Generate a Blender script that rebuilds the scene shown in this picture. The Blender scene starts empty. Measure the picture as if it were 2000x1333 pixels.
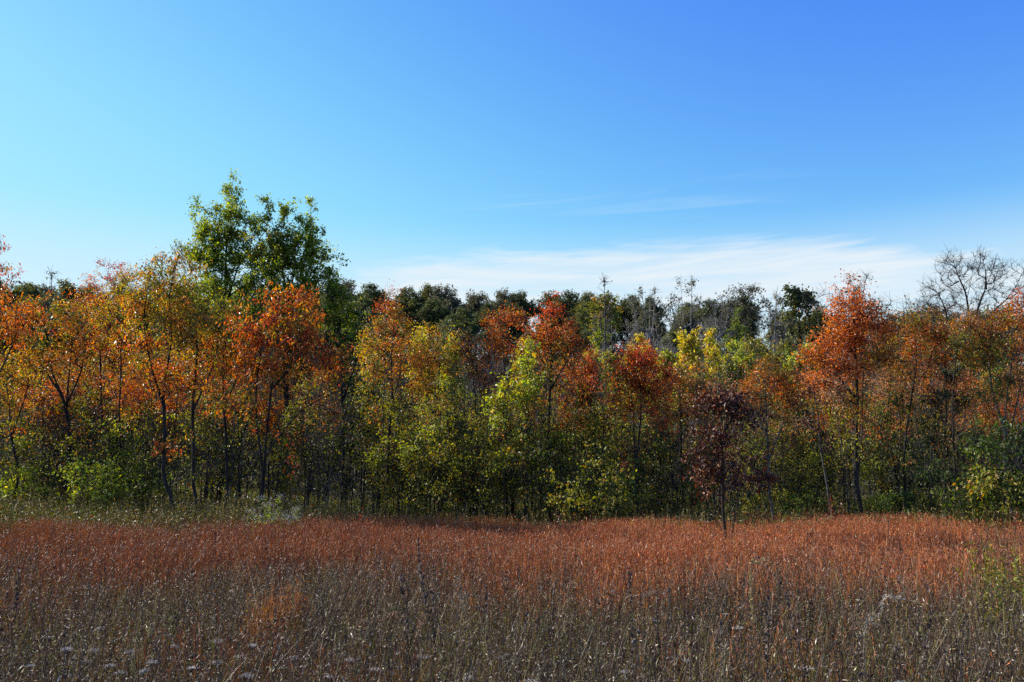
import bpy, math, time
import numpy as np
R = math.radians
T0 = time.time()
sc = bpy.context.scene
col = sc.collection

# ------------------------------------------------------------------ camera, sky, sun
CAM_H, F, HOR = 1.75, 1667.0, 935.0
TH = math.atan((HOR - 666.5) / F)
cam = bpy.data.objects.new('camera', bpy.data.cameras.new('camera'))
col.objects.link(cam)
cam.data.lens = 36.0 * F / 2000.0
cam.data.sensor_width = 36.0
cam.data.clip_start = 0.1
cam.data.clip_end = 6000
cam.location = (0, 0, CAM_H)
cam.rotation_euler = (R(90) + TH, 0, 0)
sc.camera = cam

SUN_AZ, SUN_EL = -68.0, 33.0            # azimuth from +Y towards +X
sd = np.array([math.sin(R(SUN_AZ)) * math.cos(R(SUN_EL)), math.cos(R(SUN_AZ)) * math.cos(R(SUN_EL)), math.sin(R(SUN_EL))])
w = bpy.data.worlds.new("World"); sc.world = w; w.use_nodes = True
nt = w.node_tree; N = nt.nodes; L = nt.links
bg = N['Background']
sky = N.new('ShaderNodeTexSky'); sky.sky_type = 'NISHITA'; sky.sun_disc = False
sky.sun_elevation = R(SUN_EL); sky.sun_rotation = R(SUN_AZ)
sky.altitude = 200; sky.air_density = 1.0; sky.dust_density = 0.15; sky.ozone_density = 2.0
# thin cirrus bank, in world directions
tc = N.new('ShaderNodeTexCoord'); sep = N.new('ShaderNodeSeparateXYZ'); L.new(tc.outputs['Generated'], sep.inputs[0])
def math_(op, a, b=None, c=None, clamp=False):
    m = N.new('ShaderNodeMath'); m.operation = op; m.use_clamp = clamp
    for i, v in enumerate((a, b, c)):
        if v is None: continue
        if hasattr(v, 'is_linked') or hasattr(v, 'links'): L.new(v, m.inputs[i])
        else: m.inputs[i].default_value = v
    return m.outputs[0]
# deepen the clear blue (per-channel response of the sky light)
ssp = N.new('ShaderNodeSeparateColor'); L.new(sky.outputs[0], ssp.inputs[0]); hs = N.new('ShaderNodeCombineColor')
for i, (g_, a_) in enumerate(((1.9, 6.2), (1.65, 5.0), (0.2, 1.15))):
    v_ = math_('MULTIPLY', math_('POWER', math_('MULTIPLY', ssp.outputs[i], 0.1), g_), a_)
    if i < 2: v_ = math_('DIVIDE', v_, math_('POWER', math_('ADD', math_('POWER', math_('DIVIDE', v_, (0.42, 0.86)[i]), 4.0), 1.0), 0.25))
    L.new(math_('MULTIPLY', v_, 10.0), hs.inputs[i])
az = math_('ARCTAN2', sep.outputs[0], sep.outputs[1])
el = math_('ARCSINE', sep.outputs[2])
# streak coordinates: stretched along azimuth, slightly sloping
slope = math_('MULTIPLY_ADD', az, -0.03, el)
def streak(sx, sz, seed, detail=6, dist=0.6):
    cmb = N.new('ShaderNodeCombineXYZ')
    L.new(math_('MULTIPLY', az, sx), cmb.inputs[0]); L.new(math_('MULTIPLY', slope, sz), cmb.inputs[1]); cmb.inputs[2].default_value = seed
    n = N.new('ShaderNodeTexNoise'); n.inputs['Scale'].default_value = 1.0; n.inputs['Detail'].default_value = detail
    n.inputs['Roughness'].default_value = 0.6; n.inputs['Distortion'].default_value = dist
    L.new(cmb.outputs[0], n.inputs['Vector']); return n.outputs['Fac']
def mrange(v, a, b, c=0.0, d=1.0):
    m = N.new('ShaderNodeMapRange'); m.interpolation_type = 'SMOOTHSTEP'
    L.new(v, m.inputs[0]); m.inputs[1].default_value = a; m.inputs[2].default_value = b; m.inputs[3].default_value = c; m.inputs[4].default_value = d
    return m.outputs[0]
# upper edge of the bank: highest to the right of centre, falling away to the left
dome = math_('MULTIPLY', math_('POWER', math_('ABSOLUTE', math_('ADD', az, -0.15)), 2.0), -0.24)
top = math_('ADD', dome, 0.276)
edge = math_('ADD', math_('SUBTRACT', top, el), math_('MULTIPLY', math_('ADD', streak(3.0, 26.0, 1.3), -0.5), 0.075))
bank = mrange(edge, -0.008, 0.026)
tex = mrange(streak(5.0, 60.0, 4.7, 8, 1.2), 0.25, 0.7, 0.6, 1.0)
bank = math_('MULTIPLY', bank, tex)
wisp = math_('MULTIPLY', mrange(streak(2.2, 34.0, 3.1, 7, 1.0), 0.48, 0.75), mrange(el, 0.22, 0.29, 0.0, 1.0))
wisp = math_('MULTIPLY', wisp, mrange(el, 0.31, 0.37, 1.0, 0.0))
wisp = math_('MULTIPLY', wisp, mrange(az, -0.12, 0.06, 0.0, 0.24))
wisp = math_('MULTIPLY', wisp, mrange(az, 0.28, 0.42, 1.0, 0.15))
low = mrange(el, 0.19, 0.31, 0.55, 0.0)
cl = math_('MAXIMUM', math_('MAXIMUM', math_('MULTIPLY', bank, 0.97), wisp), low)
mix = N.new('ShaderNodeMix'); mix.data_type = 'RGBA'
L.new(cl, mix.inputs[0]); L.new(hs.outputs[0], mix.inputs[6]); mix.inputs[7].default_value = (8.2, 9.0, 9.6, 1)
L.new(mix.outputs[2], bg.inputs['Color'])
bg.inputs['Strength'].default_value = 0.05

sl = bpy.data.lights.new('sun', 'SUN'); sl.energy = 5.0; sl.angle = R(0.5); sl.color = (1.0, 0.93, 0.82)
so = bpy.data.objects.new('sun', sl); col.objects.link(so)
from mathutils import Vector
so.rotation_euler = Vector(sd).to_track_quat('Z', 'Y').to_euler()
so.location = Vector(sd) * 60
sc.view_settings.view_transform = 'Standard'; sc.view_settings.look = 'None'
sc.view_settings.exposure = 1.0; sc.view_settings.gamma = 1.0; sc.view_settings.use_curve_mapping = False
sc.render.engine = 'CYCLES'
cy = sc.cycles
cy.max_bounces = 4; cy.diffuse_bounces = 2; cy.glossy_bounces = 1; cy.transmission_bounces = 2; cy.transparent_max_bounces = 4
cy.caustics_reflective = False; cy.caustics_refractive = False
cy.use_denoising = False

# ------------------------------------------------------------------ helpers
def at(px, py, D):
    x = (px - 1000.0) / F; y = (666.5 - py) / F
    dy = math.cos(TH) - y * math.sin(TH); dz = math.sin(TH) + y * math.cos(TH)
    t = D / dy
    return np.array([x * t, D, CAM_H + dz * t])
def px_of(x, y, z):
    yc = y * math.cos(TH) + (z - CAM_H) * math.sin(TH); zc = -y * math.sin(TH) + (z - CAM_H) * math.cos(TH)
    return 1000 + F * x / yc, 666.5 - F * zc / yc
def sstep(a, b, v):
    t = np.clip((v - a) / (b - a), 0, 1); return t * t * (3 - 2 * t)
def gz(x, y):
    x = np.asarray(x, float); y = np.asarray(y, float)
    z = 0.06 * np.sin(x * .35 + 1) * np.sin(y * .23) + 0.05 * np.sin(x * .11 + y * .17)
    z = z + 0.75 * sstep(-4, -20, x) * sstep(15, 36, y)
    z = z + 17 * sstep(54, 120, y + 0.12 * x) * (1 - 0.2 * sstep(20, 90, x))
    z = z + 0.7 * np.sin(x * .045 + .6) * sstep(60, 110, y)
    return z

def tag(o, label=None, cat=None, group=None, kind=None):
    for k, v in (('label', label), ('category', cat), ('group', group), ('kind', kind)):
        if v: o[k] = v
    return o

class MB:
    """collects quads / tris with per-vertex colour"""
    def __init__(s): s.v = []; s.q = []; s.t = []; s.c = []; s.n = 0
    def add(s, v, q=None, t=None, c=(1, 1, 1)):
        v = np.asarray(v, float).reshape(-1, 3)
        if not len(v): return
        c = np.asarray(c, float)
        if c.ndim == 1: c = np.tile(c, (len(v), 1))
        s.v.append(v); s.c.append(c)
        if q is not None and len(q): s.q.append(np.asarray(q, int) + s.n)
        if t is not None and len(t): s.t.append(np.asarray(t, int) + s.n)
        s.n += len(v)
    def mesh(s, name, mat, smooth=False, origin=(0, 0, 0)):
        v = np.concatenate(s.v) - np.asarray(origin); c = np.concatenate(s.c)
        q = np.concatenate(s.q) if s.q else np.zeros((0, 4), int)
        t = np.concatenate(s.t) if s.t else np.zeros((0, 3), int)
        me = bpy.data.meshes.new(name)
        me.vertices.add(len(v)); me.vertices.foreach_set('co', v.astype(np.float32).ravel())
        loops = np.concatenate([q.ravel(), t.ravel()]).astype(np.int32)
        me.loops.add(len(loops)); me.loops.foreach_set('vertex_index', loops)
        npoly = len(q) + len(t); me.polygons.add(npoly)
        starts = np.concatenate([np.arange(len(q)) * 4, len(q) * 4 + np.arange(len(t)) * 3]).astype(np.int32)
        me.polygons.foreach_set('loop_start', starts)
        me.polygons.foreach_set('use_smooth', np.full(npoly, smooth, dtype=bool))
        ca = me.color_attributes.new('Col', 'BYTE_COLOR', 'POINT')
        cc = np.ones((len(v), 4), np.float32); cc[:, :3] = np.clip(c, 0, 1)
        ca.data.foreach_set('color', cc.ravel())
        me.update(calc_edges=True); me.materials.append(mat)
        return me
    def obj(s, name, mat, parent=None, smooth=False, origin=(0, 0, 0)):
        o = bpy.data.objects.new(name, s.mesh(name, mat, smooth, origin)); col.objects.link(o)
        if parent is not None: o.parent = parent
        else: o.location = origin
        return o
def empty(name, loc):
    o = bpy.data.objects.new(name, None); col.objects.link(o); o.location = loc; o.empty_display_size = .3; return o
def copy_tree(o):
    c = o.copy(); col.objects.link(c)
    for ch in o.children:
        d = ch.copy(); col.objects.link(d); d.parent = c
    return c

def unit(v): return v / (np.linalg.norm(v, axis=-1, keepdims=True) + 1e-9)
def rdir(rng, n): return unit(rng.normal(size=(n, 3)))

def tubes(mb, P, Rr, m=4, col=(1, 1, 1)):
    """P (n,k,3) polylines, Rr (n,k) radii"""
    P = np.asarray(P, float); Rr = np.asarray(Rr, float); n, k, _ = P.shape
    if n == 0: return
    T = np.empty_like(P); T[:, 1:-1] = P[:, 2:] - P[:, :-2]; T[:, 0] = P[:, 1] - P[:, 0]; T[:, -1] = P[:, -1] - P[:, -2]
    T = unit(T)
    ax = unit(P[:, -1] - P[:, 0])
    ref = np.where(np.abs(ax[:, 2:3]) > .8, np.array([[0, 1., 0]]), np.array([[0, 0, 1.]]))[:, None, :]
    U = unit(np.cross(T, np.broadcast_to(ref, T.shape))); V = np.cross(T, U)
    a = np.arange(m) / m * 2 * np.pi
    ring = U[:, :, None, :] * np.cos(a)[None, None, :, None] + V[:, :, None, :] * np.sin(a)[None, None, :, None]
    vv = P[:, :, None, :] + ring * Rr[:, :, None, None]
    idx = np.arange(n * k * m).reshape(n, k, m)
    nx = np.roll(idx, -1, axis=2)
    q = np.stack([idx[:, :-1], nx[:, :-1], nx[:, 1:], idx[:, 1:]], -1).reshape(-1, 4)
    col = np.asarray(col, float)
    if col.ndim == 2: col = np.repeat(col, k * m, axis=0)
    mb.add(vv.reshape(-1, 3), q=q, c=col)

def leaves(mb, P, D, Nn, Ln, W, C, fold=.12):
    """diamond leaves, one folded quad each"""
    S = unit(np.cross(D, Nn)); Nn = np.cross(S, D)
    Ln = Ln[:, None]; W = W[:, None]
    a = P; b = P + D * Ln * .42 + S * W * .5 + Nn * Ln * fold; c = P + D * Ln; d = P + D * Ln * .42 - S * W * .5 + Nn * Ln * fold
    v = np.stack([a, b, c, d], 1).reshape(-1, 3)
    i = np.arange(len(P) * 4).reshape(-1, 4)
    mb.add(v, q=i, c=np.repeat(C, 4, axis=0))

# ------------------------------------------------------------------ materials
def mat_leaf(name, rough=.45, transl=.35, spec=.5, sat=1.25):
    m = bpy.data.materials.new(name); m.use_nodes = True; t = m.node_tree; n = t.nodes; l = t.links
    n.clear(); out = n.new('ShaderNodeOutputMaterial'); ms = n.new('ShaderNodeMixShader')
    p = n.new('ShaderNodeBsdfPrincipled'); tr = n.new('ShaderNodeBsdfTranslucent'); a = n.new('ShaderNodeVertexColor'); a.layer_name = 'Col'
    h = n.new('ShaderNodeHueSaturation'); h.inputs['Saturation'].default_value = sat; h.inputs['Value'].default_value = 1.1
    no = n.new('ShaderNodeTexNoise'); no.inputs['Scale'].default_value = 18; tcx = n.new('ShaderNodeTexCoord'); l.new(tcx.outputs['Object'], no.inputs['Vector'])
    mr = n.new('ShaderNodeMapRange'); l.new(no.outputs['Fac'], mr.inputs[0]); mr.inputs[1].default_value = .3; mr.inputs[2].default_value = .7; mr.inputs[3].default_value = .75; mr.inputs[4].default_value = 1.2
    mu = n.new('ShaderNodeMix'); mu.data_type = 'RGBA'; mu.blend_type = 'MULTIPLY'; mu.inputs[0].default_value = 1
    l.new(a.outputs[0], mu.inputs[6]); l.new(mr.outputs[0], mu.inputs[7])
    l.new(mu.outputs[2], p.inputs['Base Color']); l.new(mu.outputs[2], h.inputs['Color']); l.new(h.outputs[0], tr.inputs['Color'])
    p.inputs['Roughness'].default_value = rough; p.inputs['Specular IOR Level'].default_value = spec
    ms.inputs[0].default_value = transl
    l.new(p.outputs[0], ms.inputs[1]); l.new(tr.outputs[0], ms.inputs[2]); l.new(ms.outputs[0], out.inputs[0])
    return m
def mat_bark(name, c1, c2, scale=9.):
    m = bpy.data.materials.new(name); m.use_nodes = True; t = m.node_tree; n = t.nodes; l = t.links
    p = n['Principled BSDF']; tcx = n.new('ShaderNodeTexCoord'); mp = n.new('ShaderNodeMapping'); mp.inputs['Scale'].default_value = (1, 1, .22)
    no = n.new('ShaderNodeTexNoise'); no.inputs['Scale'].default_value = scale; no.inputs['Detail'].default_value = 5
    l.new(tcx.outputs['Object'], mp.inputs[0]); l.new(mp.outputs[0], no.inputs['Vector'])
    cr = n.new('ShaderNodeValToRGB'); cr.color_ramp.elements[0].position = .35; cr.color_ramp.elements[1].position = .65
    cr.color_ramp.elements[0].color = (*c1, 1); cr.color_ramp.elements[1].color = (*c2, 1)
    l.new(no.outputs['Fac'], cr.inputs[0]); l.new(cr.outputs[0], p.inputs['Base Color'])
    p.inputs['Roughness'].default_value = .9; p.inputs['Specular IOR Level'].default_value = .2
    bp = n.new('ShaderNodeBump'); bp.inputs['Strength'].default_value = .6; bp.inputs['Distance'].default_value = .02
    l.new(no.outputs['Fac'], bp.inputs['Height']); l.new(bp.outputs[0], p.inputs['Normal'])
    return m
M_LEAF = mat_leaf('autumn_leaf', .42, .5, .5)
M_GREEN = mat_leaf('green_leaf', .52, .45, .35)
M_FAR = mat_leaf('far_leaf', .6, .38, .3)
M_POPLAR = mat_leaf('cottonwood_leaf', .45, .6, .4)
M_GRASS = mat_leaf('dry_grass', .5, .2, .35, 1.15)
M_OAK = mat_leaf('oak_leaf', .55, .2, .4)
M_BARK = mat_bark('dark_bark', (.010, .008, .007), (.042, .034, .03))
M_GREYBARK = mat_bark('grey_bark', (.035, .031, .03), (.11, .10, .093))
M_PALEBARK = mat_bark('pale_bark', (.10, .09, .085), (.28, .26, .24))
M_STEM = mat_leaf('dry_stem', .6, .05, .3)

def mat_ground():
    m = bpy.data.materials.new('soil_and_litter'); m.use_nodes = True; t = m.node_tree; n = t.nodes; l = t.links
    p = n['Principled BSDF']; tcx = n.new('ShaderNodeTexCoord')
    a = n.new('ShaderNodeTexNoise'); a.inputs['Scale'].default_value = 14; a.inputs['Detail'].default_value = 8
    b = n.new('ShaderNodeTexNoise'); b.inputs['Scale'].default_value = .35; b.inputs['Detail'].default_value = 4
    l.new(tcx.outputs['Object'], a.inputs['Vector']); l.new(tcx.outputs['Object'], b.inputs['Vector'])
    cr = n.new('ShaderNodeValToRGB'); e = cr.color_ramp.elements; e[0].position = .3; e[0].color = (.018, .013, .008, 1); e[1].position = .72; e[1].color = (.10, .065, .03, 1)
    x = e.new(.5); x.color = (.045, .033, .016, 1)
    cg = n.new('ShaderNodeValToRGB'); e = cg.color_ramp.elements; e[0].position = .3; e[0].color = (.03, .04, .012, 1); e[1].position = .7; e[1].color = (.075, .045, .02, 1)
    l.new(a.outputs['Fac'], cr.inputs[0]); l.new(b.outputs['Fac'], cg.inputs[0])
    mx = n.new('ShaderNodeMix'); mx.data_type = 'RGBA'; mx.inputs[0].default_value = .4
    l.new(cr.outputs[0], mx.inputs[6]); l.new(cg.outputs[0], mx.inputs[7]); l.new(mx.outputs[2], p.inputs['Base Color'])
    p.inputs['Roughness'].default_value = 1; p.inputs['Specular IOR Level'].default_value = .1
    bp = n.new('ShaderNodeBump'); bp.inputs['Strength'].default_value = .8; bp.inputs['Distance'].default_value = .05
    l.new(a.outputs['Fac'], bp.inputs['Height']); l.new(bp.outputs[0], p.inputs['Normal'])
    return m

# ------------------------------------------------------------------ ground (one sheet to the horizon)
def ground():
    xs = np.concatenate([[-2500, -1200, -600, -300], np.arange(-160, 161, 2.5), [300, 600, 1200, 2500]])
    ys = np.concatenate([[-400, -100, -40, -15], np.arange(-5, 170, 2.0), [200, 260, 400, 800, 1600, 3500]])
    X, Y = np.meshgrid(xs, ys, indexing='ij'); Z = gz(X, Y)
    v = np.stack([X, Y, Z], -1).reshape(-1, 3); nx, ny = X.shape
    i = np.arange(nx * ny).reshape(nx, ny)
    q = np.stack([i[:-1, :-1], i[1:, :-1], i[1:, 1:], i[:-1, 1:]], -1).reshape(-1, 4)
    mb = MB(); mb.add(v, q=q)
    o = mb.obj('ground', mat_ground(), smooth=True); tag(o, kind='structure')
ground()

# ------------------------------------------------------------------ colours (surface albedo; 'shade' also has canopy shade darkened in)
PAL = {
 'orange': [((.60, .17, .03), 5), ((.54, .11, .025), 3), ((.60, .28, .04), 2.5), ((.28, .13, .03), 1.5)],
 'deeporange': [((.56, .115, .025), 5), ((.44, .07, .02), 3), ((.60, .2, .035), 2), ((.2, .07, .02), 1.3)],
 'red': [((.62, .095, .025), 5), ((.46, .055, .018), 3), ((.66, .17, .035), 2)],
 'maple': [((.68, .2, .05), 5), ((.64, .14, .035), 3), ((.7, .3, .08), 2), ((.4, .12, .03), 1.5)],
 'poplar': [((.2, .27, .03), 5), ((.3, .33, .045), 4), ((.09, .14, .02), 2.5), ((.4, .36, .06), 1)],
 'pinkred': [((.46, .11, .07), 4), ((.38, .07, .06), 3), ((.5, .18, .08), 2)],
 'gold': [((.56, .31, .04), 5), ((.58, .2, .03), 2.5), ((.36, .29, .04), 4), ((.17, .14, .03), 1.5)],
 'yellow': [((.64, .49, .08), 5), ((.56, .48, .08), 3), ((.66, .42, .07), 2), ((.32, .32, .06), 1.5)],
 'lime': [((.34, .40, .06), 5), ((.46, .46, .08), 3), ((.2, .26, .04), 3), ((.5, .44, .09), 1.5)],
 'olive': [((.22, .22, .03), 5), ((.32, .27, .035), 3), ((.12, .14, .025), 3), ((.42, .22, .035), 1.2)],
 'green': [((.15, .21, .024), 5), ((.24, .27, .035), 3.5), ((.05, .09, .016), 3), ((.28, .26, .04), 1.2)],
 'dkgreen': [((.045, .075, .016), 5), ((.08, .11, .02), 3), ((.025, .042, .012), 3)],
 'shade': [((.05, .065, .014), 4), ((.10, .11, .02), 3), ((.022, .03, .01), 4), ((.2, .19, .03), 1.2), ((.10, .045, .02), 1)],  # understory leaves, canopy shade painted into the colour
 'farolive': [((.12, .13, .036), 5), ((.18, .175, .045), 3), ((.06, .075, .022), 3), ((.2, .13, .04), .5)],
 'fardark': [((.078, .09, .028), 5), ((.045, .058, .02), 4), ((.125, .135, .04), 3)],
 'fargrey': [((.11, .11, .055), 4), ((.14, .125, .07), 3), ((.07, .075, .04), 3), ((.16, .10, .05), .6)],
 'maroon': [((.085, .022, .014), 5), ((.035, .013, .01), 5), ((.15, .042, .02), 2.5), ((.32, .12, .04), .9)],
 'crimson': [((.26, .03, .016), 4), ((.16, .02, .014), 4), ((.36, .07, .02), 1)],
 'brown': [((.26, .09, .035), 4), ((.16, .055, .028), 3), ((.40, .14, .035), 2), ((.1, .05, .03), 1)],
 'rust': [((.46, .15, .03), 4), ((.30, .11, .025), 3), ((.26, .19, .035), 2.5), ((.14, .13, .03), 1.5)],
 'cedar': [((.028, .045, .016), 5), ((.045, .055, .02), 3), ((.07, .045, .02), 1)],
 'beige': [((.62, .4, .25), 4), ((.5, .27, .15), 3)],
}
def pick(rng, pal, n):
    e = PAL[pal]; w_ = np.array([a[1] for a in e], float); w_ /= w_.sum()
    c = np.array([a[0] for a in e])[rng.choice(len(e), n, p=w_)]
    return c

# ------------------------------------------------------------------ tree growth
def smooth_poly(pts, step=.35):
    pts = np.asarray(pts, float)
    if len(pts) > 2:
        out = []; P = np.vstack([2 * pts[0] - pts[1], pts, 2 * pts[-1] - pts[-2]])
        for i in range(1, len(P) - 2):
            n = max(2, int(np.linalg.norm(P[i + 1] - P[i]) / step))
            t = np.arange(n)[:, None] / n
            out.append(.5 * (2 * P[i] + (P[i + 1] - P[i - 1]) * t + (2 * P[i - 1] - 5 * P[i] + 4 * P[i + 1] - P[i + 2]) * t ** 2 + (-P[i - 1] + 3 * P[i] - 3 * P[i + 1] + P[i + 2]) * t ** 3))
        out.append(pts[-1:]); return np.vstack(out)
    n = max(3, int(np.linalg.norm(pts[1] - pts[0]) / step)); t = np.linspace(0, 1, n + 1)[:, None]
    return pts[0] * (1 - t) + pts[1] * t

def build(trunks, tg, pal, rng, rb=.07, leaf=.085, lw=.5, nl=26, droop=.3, spread=.28, twigs=3, bare=0., pen=1.5, up=.25,
          twig_r=.005, kb=4, colj=.16, top_thin=0., min_r=.006, leafsz=.25):
    """trunks: list of (k,3) polylines; tg: (n,3) twig-end clumps; pal: list of palette names per clump. Returns trunk MB, crown MB"""
    wood = MB(); crown = MB()
    K = kb; cap = len(tg) * K + sum(400 for _ in trunks)
    Nn = np.zeros((cap, 3)); par = np.full(cap, -1); n = 0; lines = []
    for j, tr in enumerate(trunks):
        p = smooth_poly(tr)
        if len(p) > 380: p = p[:380]
        wob = np.cumsum(rng.normal(size=p.shape), 0) * .006; wob[:, 2] *= .2; wob[0] = 0; p = p + wob
        st = -1
        if j > 0:
            st = int(np.argmin(np.linalg.norm(Nn[:n] - p[0], axis=1)))
            if np.linalg.norm(Nn[st] - p[0]) > 1.2: st = -1
        ids = []
        for q in p:
            Nn[n] = q; par[n] = st; st = n; ids.append(n); n += 1
        lines.append(ids)
    nt_ = n
    br = []
    if len(tg):
        dmin = np.array([np.min(np.linalg.norm(Nn[:nt_] - t, axis=1)) for t in tg]); order = np.argsort(dmin)
        for i in order:
            t = tg[i]; v = t - Nn[:n]; d = np.sqrt((v ** 2).sum(1)); hd = np.sqrt(v[:, 0] ** 2 + v[:, 1] ** 2)
            cost = d + pen * np.maximum(0, -v[:, 2] + .45 * hd)
            s = int(np.argmin(cost)); p0 = Nn[s]; pd = Nn[s] - Nn[par[s]] if par[s] >= 0 else np.array([0, 0, 1.])
            pd = pd / (np.linalg.norm(pd) + 1e-9)
            ctl = p0 + (t - p0) * .4 + d[s] * .22 * pd * .6 - np.array([0, 0, d[s] * (.10 - up * .25)]) + rng.normal(size=3) * .06 * d[s]
            u = (np.arange(1, K + 1) / K)[:, None]
            pts = (1 - u) ** 2 * p0 + 2 * u * (1 - u) * ctl + u * u * t
            ids = [s]
            for q in pts: Nn[n] = q; par[n] = ids[-1]; ids.append(n); n += 1
            br.append(ids)
    cnt = np.zeros(n)
    for b in br: cnt[b[-1]] += 1
    for l_ in lines: cnt[l_[-1]] += 1
    for i in range(n - 1, -1, -1):
        if par[i] >= 0: cnt[par[i]] += cnt[i]
    root = cnt[0] if len(trunks) == 1 else max(cnt[l_[0]] for l_ in lines)
    rad = np.maximum(rb * .85 * (cnt / root) ** .5, min_r)
    for l_ in lines:
        P = Nn[l_]; r = rad[l_].copy(); k = len(r)
        r *= 1 - .35 * np.linspace(0, 1, k); r = np.maximum(r, min_r); 
        if P[0, 2] < .6 + P[:, 2].min(): r[0] *= 1.5; r[1] *= 1.15
        tubes(wood, P[None], r[None], 7)
    if br:
        I = np.array(br); P = Nn[I]; r = rad[I].copy(); r[:, 0] = np.minimum(r[:, 0], r[:, 1] * 1.25); r[:, -1] = np.minimum(r[:, -1], min_r)
        big = r[:, 1] > .02
        tubes(wood, P[big], r[big], 5); tubes(wood, P[~big], r[~big], 3)
        # twigs and leaves
        nb = len(br); tgp = P[:, -1]; od = unit(P[:, -1] - P[:, -2]); ordp = [pal[i] for i in order]
        tw = twigs
        td = unit(np.repeat(od, tw, 0) * .7 + rdir(rng, nb * tw) + np.array([0, 0, .25 * up * 4]))
        tp = np.repeat(tgp - od * spread * .3, tw, 0); tl = spread * rng.uniform(.7, 1.5, nb * tw)
        te = tp + td * tl[:, None]
        mid = (tp + te) / 2 + rng.normal(size=tp.shape) * spread * .08
        tubes(wood, np.stack([tp, mid, te], 1), np.tile([twig_r, twig_r * .8, twig_r * .4], (len(tp), 1)), 3)
        keep = rng.random(nb) >= bare
        per = max(1, nl // tw)
        cc = rng.normal(size=(nb, 1)) * colj
        names = np.array(ordp)
        base = np.zeros((nb * tw * per, 3)); rep = np.repeat(np.arange(nb), tw * per)
        for nm in set(ordp):
            mk = names[rep] == nm; base[mk] = pick(rng, nm, int(mk.sum()))
        u = rng.uniform(.15, 1.1, (nb * tw, per))
        lp = tp[:, None] + (te - tp)[:, None] * u[..., None] + rng.normal(size=(nb * tw, per, 3)) * spread * .22
        ld = unit(td[:, None] * .5 + rdir(rng, nb * tw * per).reshape(nb * tw, per, 3) - np.array([0, 0, droop * 3]))
        nn = unit(rdir(rng, nb * tw * per) + np.array([0, -.1, .5 * (1 - droop)]))
        lp = lp.reshape(-1, 3); ld = ld.reshape(-1, 3)
        cf = base * np.exp(cc[rep] + rng.normal(size=(len(rep), 1)) * .18)
        mk = keep[rep]
        if top_thin > 0:
            zmax = tg[:, 2].max(); zr = zmax - tg[:, 2].min(); mk &= rng.random(len(rep)) > top_thin * sstep(zmax - .35 * zr, zmax, lp[:, 2])
        lp, ld, nn, cf = lp[mk], ld[mk], nn[mk], cf[mk]
        sz = leaf * np.exp(rng.normal(size=len(lp)) * leafsz)
        if len(lp): leaves(crown, lp, ld, nn, sz, sz * lw, cf)
    return wood, crown

def clumps(lobes, rng, D, sub=5, dflat=1.0, cmul=1.0):
    """lobes: (px,py,rx,ry,n,palette[,dy]) in picture units laid at distance D -> metric clump centres"""
    out = []; pal = []
    for lb in lobes:
        px, py, rx, ry, n, pl = lb[:6]; dy = lb[6] if len(lb) > 6 else 0.
        D_ = D + dy; c = at(px, py, D_); sx = rx * D_ / F; sz = ry * D_ / F; sy = min(max((sx + sz) * .5, .35), 2.2) * dflat
        n = int(n * cmul); sx *= 1.18; sz *= 1.15
        ns = max(2, n // sub)
        s = rdir(rng, ns) * (rng.random((ns, 1)) ** .38)
        k = rng.integers(0, ns, n)
        p = s[k] * rng.uniform(.8, 1.25, (ns, 1))[k] + rng.normal(size=(n, 3)) * .2 * rng.uniform(.5, 1.6, (ns, 1))[k]
        out.append(c + p * np.array([sx, sy, sz])); pal += [pl] * n
    return np.vstack(out), pal

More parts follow.
